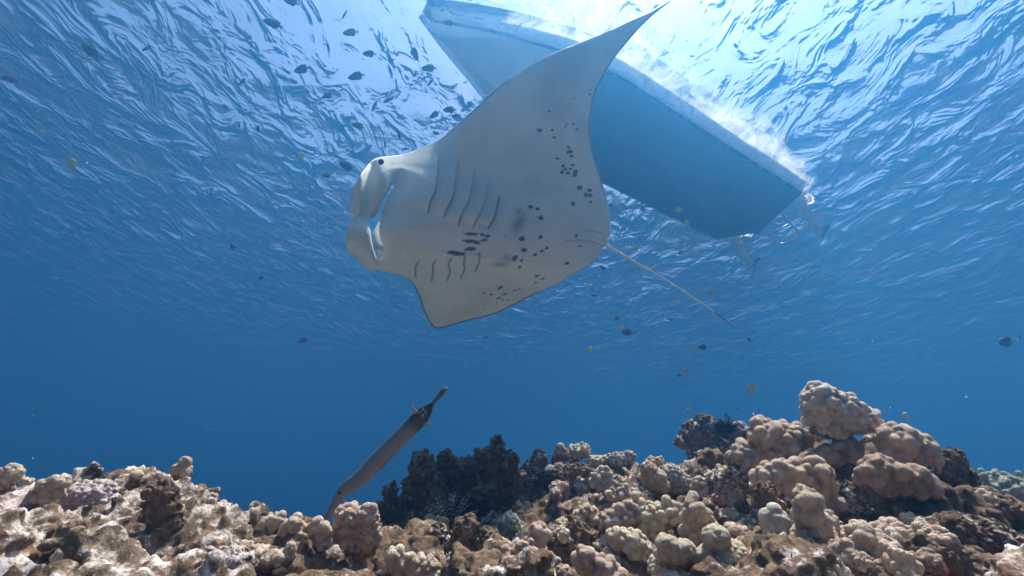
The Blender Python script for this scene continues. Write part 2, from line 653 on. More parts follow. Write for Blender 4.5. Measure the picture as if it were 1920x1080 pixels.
def build_foam_glare():
    """broken foamy sheet along the hull, its breadth and whiteness standing in for sun glare"""
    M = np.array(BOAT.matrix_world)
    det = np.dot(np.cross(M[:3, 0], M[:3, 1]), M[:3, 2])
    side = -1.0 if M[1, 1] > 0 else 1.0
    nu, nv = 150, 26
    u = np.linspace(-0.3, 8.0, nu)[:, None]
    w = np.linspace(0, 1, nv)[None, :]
    wid = 0.85 + 0.5 * np.sin(u * 0.9) ** 2 + 0.5 * np.clip(u / 7, 0, 1)  # widened beyond the froth to stand in for sun glare on the surface
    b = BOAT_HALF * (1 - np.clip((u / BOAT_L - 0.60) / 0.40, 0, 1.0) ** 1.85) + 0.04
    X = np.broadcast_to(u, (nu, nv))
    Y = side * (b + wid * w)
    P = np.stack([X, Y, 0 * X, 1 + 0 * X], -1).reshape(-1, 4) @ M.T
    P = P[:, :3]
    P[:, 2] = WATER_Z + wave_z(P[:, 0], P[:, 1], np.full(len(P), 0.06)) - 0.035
    m = NT('foam_glare')
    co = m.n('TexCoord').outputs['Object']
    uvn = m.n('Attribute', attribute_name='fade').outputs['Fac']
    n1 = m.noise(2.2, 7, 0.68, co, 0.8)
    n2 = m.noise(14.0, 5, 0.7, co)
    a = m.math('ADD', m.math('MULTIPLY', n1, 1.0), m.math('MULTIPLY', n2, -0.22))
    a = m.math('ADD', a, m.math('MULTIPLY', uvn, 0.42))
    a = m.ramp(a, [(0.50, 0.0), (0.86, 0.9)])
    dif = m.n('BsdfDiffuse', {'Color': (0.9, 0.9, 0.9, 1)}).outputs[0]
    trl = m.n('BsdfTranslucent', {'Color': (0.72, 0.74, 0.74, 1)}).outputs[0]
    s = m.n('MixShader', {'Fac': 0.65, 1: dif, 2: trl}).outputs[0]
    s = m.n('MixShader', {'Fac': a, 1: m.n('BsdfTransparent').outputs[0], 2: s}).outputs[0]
    me = make_mesh('foam_glare', P, grid_faces(nu, nv))
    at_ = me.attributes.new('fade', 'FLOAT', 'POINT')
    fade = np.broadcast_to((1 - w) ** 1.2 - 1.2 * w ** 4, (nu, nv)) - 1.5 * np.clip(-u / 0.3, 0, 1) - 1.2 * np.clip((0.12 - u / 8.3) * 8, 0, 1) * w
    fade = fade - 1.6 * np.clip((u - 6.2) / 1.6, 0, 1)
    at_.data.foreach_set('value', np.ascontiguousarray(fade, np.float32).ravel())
    o = link('foam_glare', me, None, m.surf(s))
    tag(o, 'foamy white bubbles and painted sun glare along the sunlit side of the boat', 'foam_glare', kind='stuff')


build_foam_glare()

# ================================================================ manta ray
from mathutils.geometry import delaunay_2d_cdt

BODY = [(1264, -4), (1225, 18), (1180, 38), (1130, 62), (1080, 82), (1030, 103), (985, 128), (940, 158), (905, 190), (870, 222), (840, 248),
        (820, 263), (800, 272), (780, 281), (757, 289), (735, 292), (715, 294), (700, 299), (690, 308), (683, 318), (676, 328), (668, 342),
        (660, 356), (656, 372), (653, 390), (655, 399), (663, 405), (676, 406.5), (690, 408), (697, 411), (704, 407), (709, 398), (715, 384), (721, 370),
        (728, 358), (735, 347), (741, 338), (740, 349), (731, 364), (724, 378), (719, 392), (715, 408), (711.5, 422), (711, 436), (714, 450),
        (719, 463), (721, 476), (719, 489), (708, 486), (701, 470), (697, 452), (695, 436), (692, 424), (686, 413.5), (676, 409.5), (665, 411), (656, 418),
        (650, 429), (647, 445), (648, 460), (652, 472), (660, 477), (668, 482), (676, 493), (684, 501), (692, 506), (705, 507), (718, 509),
        (740, 514), (755, 519), (766, 524), (775, 534), (782, 547), (788, 562), (793, 578), (800, 595), (808, 608), (816, 615), (826, 616),
        (850, 609), (880, 601), (920, 591), (960, 574), (990, 558), (1020, 543), (1050, 530), (1058, 523), (1070, 516), (1090, 506),
        (1110, 492), (1125, 476), (1131, 464), (1137, 460), (1141, 453), (1139, 446), (1145, 440), (1145, 425), (1143, 405), (1138, 375),
        (1130, 345), (1120, 315), (1111, 285), (1107, 255), (1106, 230), (1109, 205), (1116, 175), (1130, 145), (1150, 112), (1175, 80),
        (1200, 52), (1225, 28), (1250, 8)]
SLITS = [[(822, 288), (820, 314), (816, 355), (807, 377), (801.5, 398.5)], [(859, 299), (854, 333), (849, 368), (837, 392), (831, 408.5)],
         [(890, 316), (885, 347), (879, 373), (866, 399), (859, 421.5)], [(915, 342), (911, 370), (903, 392), (892, 414), (886, 426)],
         [(935, 368), (930, 392), (925.6, 408.5), (914.5, 427)],
         [(785, 489), (779, 499), (778, 509), (779, 520)], [(814.5, 489), (811, 499), (811.5, 512), (808, 525)], [(845, 484.5), (840.5, 495.6), (843, 510), (837, 525)],
         [(872, 480), (869, 492), (870, 505), (863, 521.5)], [(898.5, 474), (897, 492), (890, 508.5)]]
SPOTS = '''1030 209 2.5 2 0;1012 244 5.5 3.5 -5;1036 244 3.2 2.8 0;1039 257.5 4 2.5 -5;1063 233 2.2 1.4 0;1075 233 2.6 1.8 0;1060.5 238 2.4 1.3 0;1081.7 243 3.2 2 -10;1106 177 2.2 1.6 0
1077 184 1.6 1.2 0;1066 276 3.6 2.3 10;1068 284.5 6.2 3.4 -14;1072 293 4.2 2.5 -8;1045 297 4.4 2.5 5;1056 311 4.1 3.1 0;1074 309.5 4.2 2.7 0;1060 317 4.2 3 0;1069 317 3.8 2.4 0
1053.6 323 4.2 3.4 0;1065 324 4.6 3.4 0;1079 322 5 3.6 0;1078 328.6 5.2 3 -6;1086.7 352 6.2 4.6 0;1106 357 4.5 3.3 0;1098.6 365 5 4.8 0;1106.7 366 4 3.3 0;1107 379 3.5 2.1 -5
1075 382 4.6 4.3 0;994.4 387.5 4.6 3.8 15;1008 392 4.2 3.4 0;1014 409 5.2 4.6 0;1080.6 441.7 3 3.1 0;1013.6 445 5 3.8 -35;978.5 447.6 6.5 5 -25;982 469 6.2 4.2 -22;964.6 484 7.8 4.2 -38
978 488 4.2 2.4 -35;974 500.6 4.4 2.8 -35;1003 477.5 4.8 2.8 -15;1015 471 4.6 2.6 -25;1025 465 4 2.8 -35;1087 461.6 3.5 1.3 -5;1062.6 494 4.6 2.5 -12;1005.5 518 5.6 2.1 -18;1017 523 4.5 1.7 -12
1004 530 4 1.7 0;937.6 540 5.8 2.8 -30;921 552 3.6 1.6 -12;907 550 2.5 1.1 0;945 552 5.6 1.8 -15;935 559 5.2 1.7 -25;966 544 4.2 1 -8;974 541.5 3.6 1.2 -12;952.6 561.7 2.2 1 -20
942 562.7 2.6 1.2 0;907 570 2.6 1 -15;931 566 1.6 .9 0;883 438.7 14 3.3 3;904 440.6 6 2.6 6;914 443.5 6.2 3.5 -18;881.5 452 15 3.9 4;893.6 454.6 8 3.6 12;908 450.5 8 2.8 -6
882 467 11 3.6 -3;854 474.6 18.5 4.6 5;918 466 1 .8 0;947 443 1.4 1 0'''
SMEARS = '''973 418 10 19 28 .55;972 396 7 7 0 .42;938 496 15 5 2 .5;951 485 9 8 0 .4;1000 415 9 8 0 .14;1062 130 38 75 22 .20;1040 205 30 35 10 .14;880 582 60 14 -18 .16;905 563 26 16 -18 .14'''
TAIL = [(1122, 455), (1137, 459.5), (1165, 476), (1200, 497), (1228, 512), (1262, 533), (1300, 558), (1337, 583), (1378, 615)]


def poly_dist(p, q, closed=True):
    """distance from points p (n,2) to polyline q, plus parameter of the nearest segment"""
    a = q
    b = np.roll(q, -1, axis=0) if closed else q[1:]
    a = a if closed else q[:-1]
    best = np.full(len(p), 1e9)
    idx = np.zeros(len(p), int)
    par = np.zeros(len(p))
    for k in range(len(a)):
        ab = b[k] - a[k]
        t = np.clip(((p - a[k]) @ ab) / (ab @ ab + 1e-9), 0, 1)
        d = np.hypot(*(p - a[k] - t[:, None] * ab).T)
        m = d < best
        best[m] = d[m]
        idx[m] = k
        par[m] = (k + t[m]) / len(a)
    poly_dist.par = par
    return best, idx


def manta_depth(p):
    s = (p[:, 0] - 920) * 0.992 + (p[:, 1] - 427) * 0.124          # along the body, tail positive
    l = (p[:, 0] - 920) * 0.124 - (p[:, 1] - 427) * 0.992          # towards the upper wing
    d = 3.35 + 0.00045 * s
    lo = np.clip(-(l + 55), 0, None)
    d = d + 0.0078 * lo ** 2 / (lo + 34)                            # lower wing sweeps away from us
    up = np.clip(l - 95, 0, None)
    d = d - 0.14 * np.sin(np.clip(up / 380, 0, 1) * 2.6) + 0.22 * (up / 380) ** 2
    head = sstep(760, 690, p[:, 0])
    d = d - 0.04 * head * sstep(380, 450, p[:, 1]) - 0.05 * head
    return d, s, l


def build_manta():
    out = spline(BODY, 4.5, True)
    # interior points
    gx, gy = np.meshgrid(np.arange(640, 1275, 7.0), np.arange(-10, 625, 7.0), indexing='ij')
    g = np.stack([gx.ravel(), gy.ravel()], -1)
    g[:, 1] += 3.5 * ((np.round((g[:, 0] - 640) / 7) % 2))
    d, _ = poly_dist(g, out)
    g = g[d > 4.0]
    d = d[d > 4.0]
    x, y = g.T                                                       # inside test
    ins = np.zeros(len(g), bool)
    for (x0, y0), (x1, y1) in zip(out, np.roll(out, -1, axis=0)):
        c = ((y0 > y) != (y1 > y))
        ins ^= c & (x < (x1 - x0) * (y - y0) / (y1 - y0 + 1e-12) + x0)
    g = g[ins]
    n = len(out)
    allp = [Vector(q) for q in np.vstack([out, g])]
    edges = [(i, (i + 1) % n) for i in range(n)]
    vv, _, ff, *_ = delaunay_2d_cdt(allp, edges, [], 1, 1e-4)
    P = np.array([tuple(v) for v in vv])
    T = np.array([f for f in ff if len(f) == 3])
    # midpoint subdivision, twice
    for _ in range(2):
        e = np.sort(np.vstack([T[:, [0, 1]], T[:, [1, 2]], T[:, [2, 0]]]), axis=1)
        u, inv = np.unique(e, axis=0, return_inverse=True)
        inv = inv.ravel()
        m = len(P) + inv.reshape(3, -1)
        P = np.vstack([P, 0.5 * (P[u[:, 0]] + P[u[:, 1]])])
        a, b, c = T.T
        T = np.vstack([np.stack([a, m[0], m[2]], -1), np.stack([m[0], b, m[1]], -1), np.stack([m[2], m[1], c], -1), np.stack([m[0], m[1], m[2]], -1)])
    e, seg = poly_dist(P, out)
    bd = e < 0.02
    dep, s, l = manta_depth(P)
    q = spline([(905, 190), (870, 222), (840, 248), (820, 263), (800, 272), (780, 281), (757, 289), (735, 292), (715, 294), (700, 299), (690, 308), (683, 318), (668, 342), (656, 372)], 4.0)
    et, _ = poly_dist(P, q, False)
    side = sstep(672, 700, P[:, 0]) * sstep(890, 800, P[:, 0])
    dep = dep + 0.30 * side * (1 - np.clip(et / 85.0, 0, 1)) ** 2
    # the upper lobe hangs a little farther back, the lower lobe and lower lip come forward
    jawx = np.interp(P[:, 1], [338, 364, 392, 409, 425, 452, 480, 497], [741, 729, 716.5, 707, 698, 697.5, 706, 714])
    jside = (P[:, 0] > jawx)
    dep = dep + 0.07 * sstep(765, 690, P[:, 0]) * sstep(250, 380, P[:, 1]) * np.where(jside, sstep(400, 330, P[:, 1]), P[:, 1] < 408.9)
    mpp = dep / FPX                                                  # metres per pixel
    # thickness of the belly side and the back side
    core = np.exp(-(l / 105.0) ** 2) * sstep(-290, -150, s) * (1 - 0.75 * sstep(40, 230, s))
    jaw = np.exp(-(((P[:, 0] - 735) / 40) ** 2 + ((P[:, 1] - 420) / 75) ** 2))
    rim = np.sqrt(1 - (1 - np.clip(e / 13.0, 0, 1)) ** 2)
    rim_head = np.sqrt(1 - (1 - np.clip(e / 34.0, 0, 1)) ** 2)
    headm = sstep(860, 770, P[:, 0]) * sstep(-170, -110, -np.abs(l))
    r = rim * (1 - headm) + rim_head * headm
    tf = r * (0.018 + 0.030 * headm + 0.05 * jaw) + 0.16 * core * (1 - np.exp(-e / 55.0))
    lobe = sstep(715, 690, P[:, 0])
    tb = rim * 0.014 * (1 - 0.4 * lobe) + 0.17 * core * (1 - np.exp(-e / 60.0))
    # gill slits: overlapping flaps with a step at each slit
    relief = np.zeros(len(P))
    groove = np.zeros(len(P))
    for k, sl in enumerate(SLITS):
        q = spline(sl, 3.0)
        dd, si = poly_dist(P, q, False)
        tan = q[np.minimum(si + 1, len(q) - 1)] - q[si]
        sg = np.sign((P[:, 0] - q[si][:, 0]) * tan[:, 1] - (P[:, 1] - q[si][:, 1]) * tan[:, 0])      # + behind the slit
        tpar = poly_dist.par.copy()
        big = 1.0 if k < 5 else 0.7
        endf = sstep(0.0, 0.22, tpar) * sstep(1.0, 0.80, tpar)
        span = 30 * big
        relief += 0.028 * big * endf * np.where(sg < 0, np.exp(-(dd / span)), 0)
        relief -= 0.020 * big * endf * np.where(sg > 0, np.exp(-(dd / 13 / big)) * sstep(0, 1.5, dd), 0)
        wgt = (0.25 + 0.75 * sstep(0.25, 0.95, tpar)) if k < 5 else np.ones(len(P)) * 0.9
        if k == 4: wgt = 1.0
        groove = np.maximum(groove, wgt * np.where(sg >= 0, np.exp(-(dd / (2.1 if k < 4 else 2.4)) ** 2), np.exp(-(dd / 0.7) ** 2)))
    # pelvic fin creases near the tail
    for q, a in (([(1096, 431), (1115, 434), (1130, 438), (1139, 445)], 0.006), ([(1060, 452), (1085, 451), (1108, 453), (1122, 456), (1131, 462)], 0.004)):
        dd, si = poly_dist(P, spline(q, 3.0), False)
        relief -= a * np.exp(-(dd / 2.2) ** 2)
        groove = np.maximum(groove, 0.8 * np.exp(-(dd / 0.9) ** 2))
    # cloaca fold, mouth corner crease
    dd, _ = poly_dist(P, spline([(741, 338), (746, 328), (753, 322)], 2.0), False)
    relief -= 0.012 * np.exp(-(dd / 5.0) ** 2)
    # eye socket bulge
    ed = np.hypot(P[:, 0] - 714, P[:, 1] - 303)
    tf = tf + 0.012 * np.exp(-(ed / 11.0) ** 2) * np.clip(e / 3, 0, 1)
    P3 = np.stack([P[:, 0], P[:, 1], 0 * e], -1)
    skin = 0.0012 * fbm(P3, 1 / 16.0, 3, 91)
    rel = (relief + skin) * np.clip(e / 5.0, 0, 1)
    # lower lobe tucks up under the upper one
    Pw = P.copy()
    tuck = sstep(430, 412, P[:, 1]) * (P[:, 1] > 408.9) * sstep(700, 690, P[:, 0])
    Pw[:, 1] -= 5.0 * tuck
    dep = dep + 0.05 * tuck * 1.0
    front = at(Pw[:, 0], Pw[:, 1], dep - tf - rel)
    back = at(Pw[:, 0], Pw[:, 1], dep + tb)
    mid = at(Pw[:, 0], Pw[:, 1], dep)
    front[bd] = mid[bd]
    # colour: 1 = pale belly, 0 = black back
    pale = np.ones(len(P))
    ang_e = sstep(0.2, 4.0, e)
    lead = ((l > 70) & (P[:, 0] < 1262)) | (l < -108)
    edge_dark = np.where(lead, 1 - ang_e, 0.55 * (1 - sstep(0.1, 2.4, e)))
    edge_dark *= sstep(725, 800, P[:, 0]) * 0.9
    spot = np.zeros(len(P))
    wob = 1 + 0.25 * fbm(P3, 1 / 4.0, 2, 33)
    for it in SPOTS.replace('\n', ';').split(';'):
        cx, cy_, rx, ry, an = map(float, it.split())
        ca, sa = math.cos(R(an)), math.sin(R(an))
        dx, dy = P[:, 0] - cx, P[:, 1] - cy_
        q = np.hypot((dx * ca + dy * sa) / rx, (-dx * sa + dy * ca) / ry) * wob
        spot = np.maximum(spot, 0.93 * sstep(1.18, 0.72, q))
    for it in SMEARS.split(';'):
        cx, cy_, rx, ry, an, st = map(float, it.split())
        ca, sa = math.cos(R(an)), math.sin(R(an))
        dx, dy = P[:, 0] - cx, P[:, 1] - cy_
        q = ((dx * ca + dy * sa) / rx) ** 2 + ((-dx * sa + dy * ca) / ry) ** 2
        spot = np.maximum(spot, np.clip(st * np.exp(-q * 0.9) * (0.8 + 0.35 * wob), 0, 1))
    dark_f = np.clip(np.maximum(np.maximum(spot, edge_dark), 0.8 * groove), 0, 1)
    # lip and inner mouth stay white
    nb = len(P)
    remap = np.full(nb, -1)
    keep = np.where(~bd)[0]
    remap[keep] = nb + np.arange(len(keep))
    remap[bd] = np.where(bd)[0]
    V = np.vstack([front, back[keep]])
    area = np.cross(P[T[:, 1]] - P[T[:, 0]], P[T[:, 2]] - P[T[:, 0]])
    T = np.where((area < 0)[:, None], T, T[:, ::-1])                 # belly faces the camera
    Tb = remap[T][:, ::-1]
    dk = np.concatenate([dark_f, np.where(headm[keep] > 0.5, 0.93, 1.0)])
    # tail whip
    tp = spline(TAIL, 6.0)
    tdep, _, _ = manta_depth(tp)
    tt = np.linspace(0, 1, len(tp))
    tdep = 3.45 + 0.55 * tt
    tv, tfc = tube(at(tp[:, 0], tp[:, 1], tdep), np.interp(tt, [0, 0.08, 0.5, 0.82, 1], [0.016, 0.0105, 0.0068, 0.0048, 0.003]), 10)
    tdk = np.repeat(np.where(tt > 0.83, 0.97, 0.0), 10)
    tdk = np.concatenate([tdk, [0, 0.97]])
    tdk[:len(tt) * 10] = np.maximum(tdk[:len(tt) * 10], np.tile(np.where(np.arange(10) < 2, 0.25, 0.0), len(tt)))
    # pale inside of the mouth, seen past the lower lip
    lq = spline([(711, 416), (706, 424), (701, 435), (700, 450), (702.5, 467), (707.5, 480), (714, 496)], 3.0)
    cols = []
    for k, wx in enumerate((-0.6, 2.0, 5.0, 9.0, 14.0, 20.0)):
        w = k / 5.0
        dpt, _, _ = manta_depth(lq)
        cols.append(at(lq[:, 0] + wx, lq[:, 1] + 0.3 * wx, dpt + 0.010 + 0.30 * np.clip((499 - lq[:, 1]) / 76.0, 0, 1.15) + 0.03 * (1 - w) ** 2))
    mv = np.stack(cols, 1).reshape(-1, 3)
    mf = grid_faces(len(lq), 6)
    nv0 = len(V)
    V = np.vstack([V, mv])
    dk = np.concatenate([dk, np.zeros(len(mv))])
    nv = len(V)
    V = np.vstack([V, tv])
    TT = np.vstack([T, Tb, tfc[1] + nv])
    dk = np.concatenate([dk, tdk])
    me = make_mesh('manta_ray', V, [np.vstack([tfc[0] + nv, mf + nv0]), TT])
    a = me.attributes.new('marking', 'FLOAT', 'POINT')
    a.data.foreach_set('value', dk.astype(np.float32))
    m = NT('manta_skin')
    co = m.n('TexCoord').outputs['Object']
    mk = m.n('Attribute', attribute_name='marking').outputs['Fac']
    n1 = m.noise(6.0, 6, 0.6, co)
    n2 = m.noise(70.0, 4, 0.65, co)
    belly = m.mix(n1, MANTA_PALE_A, MANTA_PALE_B)
    belly = m.mix(m.math('MULTIPLY', m.ramp(n2, [(0.45, 0), (0.8, 1)]), 0.3), belly, [x * 0.8 for x in MANTA_PALE_A])
    belly = m.mix(m.math('MULTIPLY', m.ramp(m.noise(2.6, 5, 0.65, co, 0.4), [(0.42, 0), (0.70, 1)]), 0.30), belly, (0.40, 0.42, 0.37))
    belly = m.mix(m.ramp(m.noise(55.0, 2, 0.5, co), [(0.70, 0), (0.74, 0.5)]), belly, (0.30, 0.30, 0.27))
    c = m.mix(mk, belly, (0.028, 0.034, 0.042))
    bp = m.bump(m.noise(240.0, 3, 0.6, co), 0.12, 0.004)
    p = m.n('BsdfPrincipled', {'Base Color': c, 'Roughness': 0.5, 'Normal': bp, 'Specular IOR Level': 0.3}).outputs[0]
    tl = m.n('BsdfTranslucent', {'Color': c}).outputs[0]
    sh = m.n('MixShader', {'Fac': 0.06, 1: p, 2: tl}).outputs[0]
    o = link('manta_ray', me, None, m.surf(sh))
    tag(o, 'large pale manta ray with dark belly spots gliding under the boat', 'manta ray')
    # eye
    c0 = at(714.5, 303.5, 3.35 - 0.05 - 0.00045 * 205 - 0.055)
    v, f = tube([c0 + F_ * q for q in (0.016, 0.010, 0, -0.008, -0.012)], [0.004, 0.015, 0.0195, 0.014, 0.004], 14)
    em = NT('eye_dark')
    link('eye', make_mesh('eye', v, f), o, em.surf(em.n('BsdfPrincipled', {'Base Color': (0.018, 0.018, 0.022, 1), 'Roughness': 0.15}).outputs[0]))
    return o


MANTA_PALE_A, MANTA_PALE_B = (0.73, 0.74, 0.61), (0.86, 0.87, 0.74)
MANTA = build_manta()

# ================================================================ reef
# reef profile: photo column -> crest (row, distance), middle (row, distance), distance at the bottom edge
PROFILE = [(-420, 930, 1.6, 1000, 1.25, .95), (-80, 912, 1.5, 990, 1.15, .85), (0, 936, 1.45, 1006, 1.10, .85), (100, 916, 1.5, 994, 1.15, .85), (200, 908, 1.5, 994, 1.15, .85), (270, 926, 1.45, 998, 1.15, .85),
           (350, 940, 1.45, 1000, 1.15, .87), (430, 976, 1.45, 1020, 1.2, .9), (520, 1006, 1.45, 1040, 1.25, .95), (620, 1018, 1.5, 1050, 1.3, 1.0),
           (700, 1010, 1.9, 1045, 1.5, 1.1), (780, 985, 2.15, 1035, 1.6, 1.1), (850, 965, 2.25, 1030, 1.7, 1.1), (950, 915, 2.35, 1010, 1.7, 1.1), (1050, 880, 2.35, 990, 1.7, 1.1),
           (1150, 878, 2.3, 985, 1.7, 1.05), (1250, 897, 2.3, 985, 1.65, 1.0), (1350, 892, 2.1, 980, 1.55, 1.0), (1450, 855, 1.75, 965, 1.35, .95), (1520, 830, 1.68, 950, 1.3, .92), (1580, 812, 1.66, 950, 1.3, .92),
           (1650, 830, 1.62, 965, 1.3, .87), (1750, 852, 1.55, 975, 1.25, .84), (1830, 932, 1.4, 1000, 1.15, .82), (1920, 962, 1.35, 1015, 1.1, .8), (2020, 985, 1.35, 1030, 1.1, .8), (2400, 1000, 1.4, 1040, 1.1, .85)]
RHO = np.exp(np.linspace(math.log(0.16), math.log(6.0), 160))


def reef_table():
    az, rows = [], []
    for px, cy_, cd, my, md, bd in PROFILE:
        pts = [at(px, cy_, cd), at(px, my, md), at(px, 1092, bd)]
        rz = [(math.hypot(p[0], p[1]), p[2]) for p in pts]
        az.append(math.atan2(pts[1][0], pts[1][1]))
        (rc, zc), (rm, zm), (rb, zb) = rz
        rr = [0.12, 0.45 * rb, rb, rm, rc, rc * 1.12, rc * 1.35, rc * 1.8, rc * 2.6]
        zz = [-0.42, min(-0.30, zb - 0.16), zb, zm, zc, zc - 0.05, zc - 0.42, zc - 1.1, -2.6]
        rows.append(np.interp(np.log(RHO), np.log(rr), zz))
    return np.array(az), np.array(rows)


REEF_AZ, REEF_ROWS = reef_table()


def reef_height(x, y):
    az = np.arctan2(x, np.maximum(y, 1e-6))
    az = np.where(y <= 0, np.sign(x) * 1.57, az)
    lr = (np.log(np.clip(np.hypot(x, y), RHO[0], RHO[-1])) - math.log(RHO[0])) / (math.log(RHO[-1]) - math.log(RHO[0])) * (len(RHO) - 1)
    ia = np.clip(np.searchsorted(REEF_AZ, az) - 1, 0, len(REEF_AZ) - 2)
    ta = np.clip((az - REEF_AZ[ia]) / (REEF_AZ[ia + 1] - REEF_AZ[ia]), 0, 1)
    ta = ta * ta * (3 - 2 * ta)
    ir = np.clip(lr.astype(int), 0, len(RHO) - 2)
    tr = lr - ir
    g = lambda a, r: REEF_ROWS[a, r]
    return ((g(ia, ir) * (1 - tr) + g(ia, ir + 1) * tr) * (1 - ta) + (g(ia + 1, ir) * (1 - tr) + g(ia + 1, ir + 1) * tr) * ta)


def rock_material(name, white, dark=1.0):
    m = NT(name)
    co = m.n('TexCoord').outputs['Object']
    wa = m.n('Attribute', attribute_name='white').outputs['Fac'] if white is None else white
    n1 = m.noise(4.5, 8, 0.62, co, 0.3)
    n2 = m.noise(13.0, 8, 0.66, co, 0.5)
    n3 = m.noise(38.0, 6, 0.68, co)
    n4 = m.noise(120.0, 4, 0.7, co)
    turf = m.mix(m.ramp(n2, [(0.35, 0), (0.66, 1)]), [x * dark for x in (0.085, 0.055, 0.034)], [x * dark for x in (0.33, 0.225, 0.135)])
    turf = m.mix(m.ramp(m.noise(7.0, 6, 0.6, co, 0.6), [(0.56, 0), (0.70, 1)]), turf, [x * dark for x in (0.17, 0.065, 0.045)])      # maroon crust
    turf = m.mix(m.ramp(m.noise(9.3, 6, 0.65, co, 0.2), [(0.60, 0), (0.72, 1)]), turf, [x * dark for x in (0.30, 0.20, 0.05)])       # ochre
    pale = m.mix(m.ramp(n3, [(0.32, 0), (0.62, 1)]), (0.36, 0.26, 0.19), (0.76, 0.67, 0.58))
    pale = m.mix(m.ramp(m.noise(5.1, 4, 0.6, co), [(0.5, 0), (0.68, 1)]), pale, (0.52, 0.40, 0.40))                                    # pink coralline crust
    f = m.math('ADD', m.math('MULTIPLY', n1, 0.40), m.math('ADD', m.math('MULTIPLY', n2, 0.22), m.math('MULTIPLY', n3, 0.38)))
    f = m.math('ADD', f, wa)
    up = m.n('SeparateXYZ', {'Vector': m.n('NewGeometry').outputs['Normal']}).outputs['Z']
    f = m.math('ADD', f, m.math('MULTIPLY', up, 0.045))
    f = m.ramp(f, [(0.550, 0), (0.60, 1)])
    c = m.mix(f, turf, pale)
    c = m.mix(m.ramp(n4, [(0.36, 0.8), (0.52, 0.0)]), c, m.mix(0.65, c, (0.03, 0.02, 0.014)))
    h = m.math('ADD', m.math('MULTIPLY', n3, 1.0), m.math('MULTIPLY', n4, 0.45))
    nb = m.bump(h, 0.9, 0.012)
    return m.surf(m.n('BsdfPrincipled', {'Base Color': c, 'Roughness': 0.9, 'Normal': nb, 'Specular IOR Level': 0.15}).outputs[0])


def build_reef():
    na, nr = 300, 210
    az = np.linspace(R(-64), R(64), na)
    rho = np.exp(np.linspace(math.log(0.30), math.log(4.2), nr))
    A, Q = np.meshgrid(az, rho, indexing='ij')
    X, Y = Q * np.sin(A), Q * np.cos(A)
    H = reef_height(X, Y)
    # coarse layer follows the profile; a slab of cells around it carries overhangs and pits
    dz = 0.0105
    half = 26
    K = np.arange(-half, half + 1) * dz
    Z = H[:, :, None] + K[None, None, :] * np.clip(Q, 0.6, 3)[:, :, None]
    P = np.stack([np.broadcast_to(X[:, :, None], Z.shape), np.broadcast_to(Y[:, :, None], Z.shape), Z], -1).reshape(-1, 3)
    k = np.tile(np.broadcast_to(K[None, :], (na * nr, len(K))).reshape(-1), 1)
    sc = np.repeat(np.clip(Q, 0.6, 3).ravel(), len(K))
    d = k * sc
    n = 0.085 * fbm(P * (1, 1, 1.25), 3.6, 2, 11) + 0.040 * fbm(P, 10.0, 2, 21, 0.55)
    w = worley(P * 9.0, 5)
    n += 0.055 * (w - 0.52)
    n += 0.018 * fbm(P, 30.0, 1, 31)
    vol = (d * 0.95 + n).reshape(na, nr, len(K)).astype(np.float32)
    vol[:, :, -1] = np.maximum(vol[:, :, -1], 0.01)
    vol[:, :, 0] = np.minimum(vol[:, :, 0], -0.01)
    gv, q = surface_nets(vol)
    gv, q, _ = largest_piece(gv, q)
    ga = np.interp(gv[:, 0], np.arange(na), az)
    gr = np.exp(np.interp(gv[:, 1], np.arange(nr), np.log(rho)))
    x, y = gr * np.sin(ga), gr * np.cos(ga)
    z = reef_height(x, y) + (gv[:, 2] - half) * dz * np.clip(gr, 0.6, 3)
    V = np.stack([x, y, z], -1)
    V, q = refine(V, q, 1)
    # fine relief along the normal
    N = vert_normals(V, q)
    V = V + N * (0.010 * fbm(V, 46.0, 2, 41, 0.6)[:, None] + 0.015 * (0.45 - worley(V * 34.0, 8))[:, None]) * np.clip(np.hypot(V[:, 0], V[:, 1]), 0.5, 2)[:, None] * 0.75
    me = make_mesh('reef', V, q)
    w = me.attributes.new('white', 'FLOAT', 'POINT')
    a = np.arctan2(V[:, 0], V[:, 1])
    px = 960 + FPX * (V @ R_) / np.maximum(V @ F_, 0.05)
    wv = 0.036 * sstep(520, 330, px) - 0.035 * sstep(420, 560, px) * sstep(1000, 800, px) - 0.02 * sstep(1300, 1500, px) + 0.02 * sstep(1650, 1850, px)
    w.data.foreach_set('value', wv.astype(np.float32))
    o = link('reef', me, None, rock_material('reef_rock', None))
    tag(o, 'rugged reef rock crusted with white and maroon growth', kind='structure')
    # slope that carries the reef down to the sand
    nu, nv = 170, 70
    th = np.linspace(0, 2 * np.pi, nu, endpoint=False)
    t = np.linspace(0, 1, nv)
    T, TH = np.meshgrid(t, th, indexing='ij')
    rad = 0.3 + T * 5.6
    P = np.stack([0.1 + rad * np.sin(TH), 0.9 + rad * 0.95 * np.cos(TH), -0.62 - 3.2 * T ** 1.35], -1).reshape(-1, 3)
    P[:, 2] += 0.16 * fbm(P, 1.3, 4, 77) - 0.25 * (P[:, 1] > 1.2)
    for px, py, d, wd in ((1335, 885, 3.2, 0.40), (1890, 945, 2.72, 0.38)):         # mounds that carry the far pinnacle and the finger coral
        c = at(px, py, d)
        g = np.exp(-(((P[:, 0] - c[0]) ** 2 + (P[:, 1] - c[1]) ** 2) / wd ** 2) ** 2)
        P[:, 2] += g * np.maximum(0, c[2] - 0.03 - P[:, 2])
    f = grid_faces(nv, nu, True)[:, ::-1]
    me = make_mesh('reef_slope', P, f)
    o = link('reef_slope', me, None, rock_material('slope_rock', 0.0))
    tag(o, 'rocky slope below the reef crest', kind='structure')


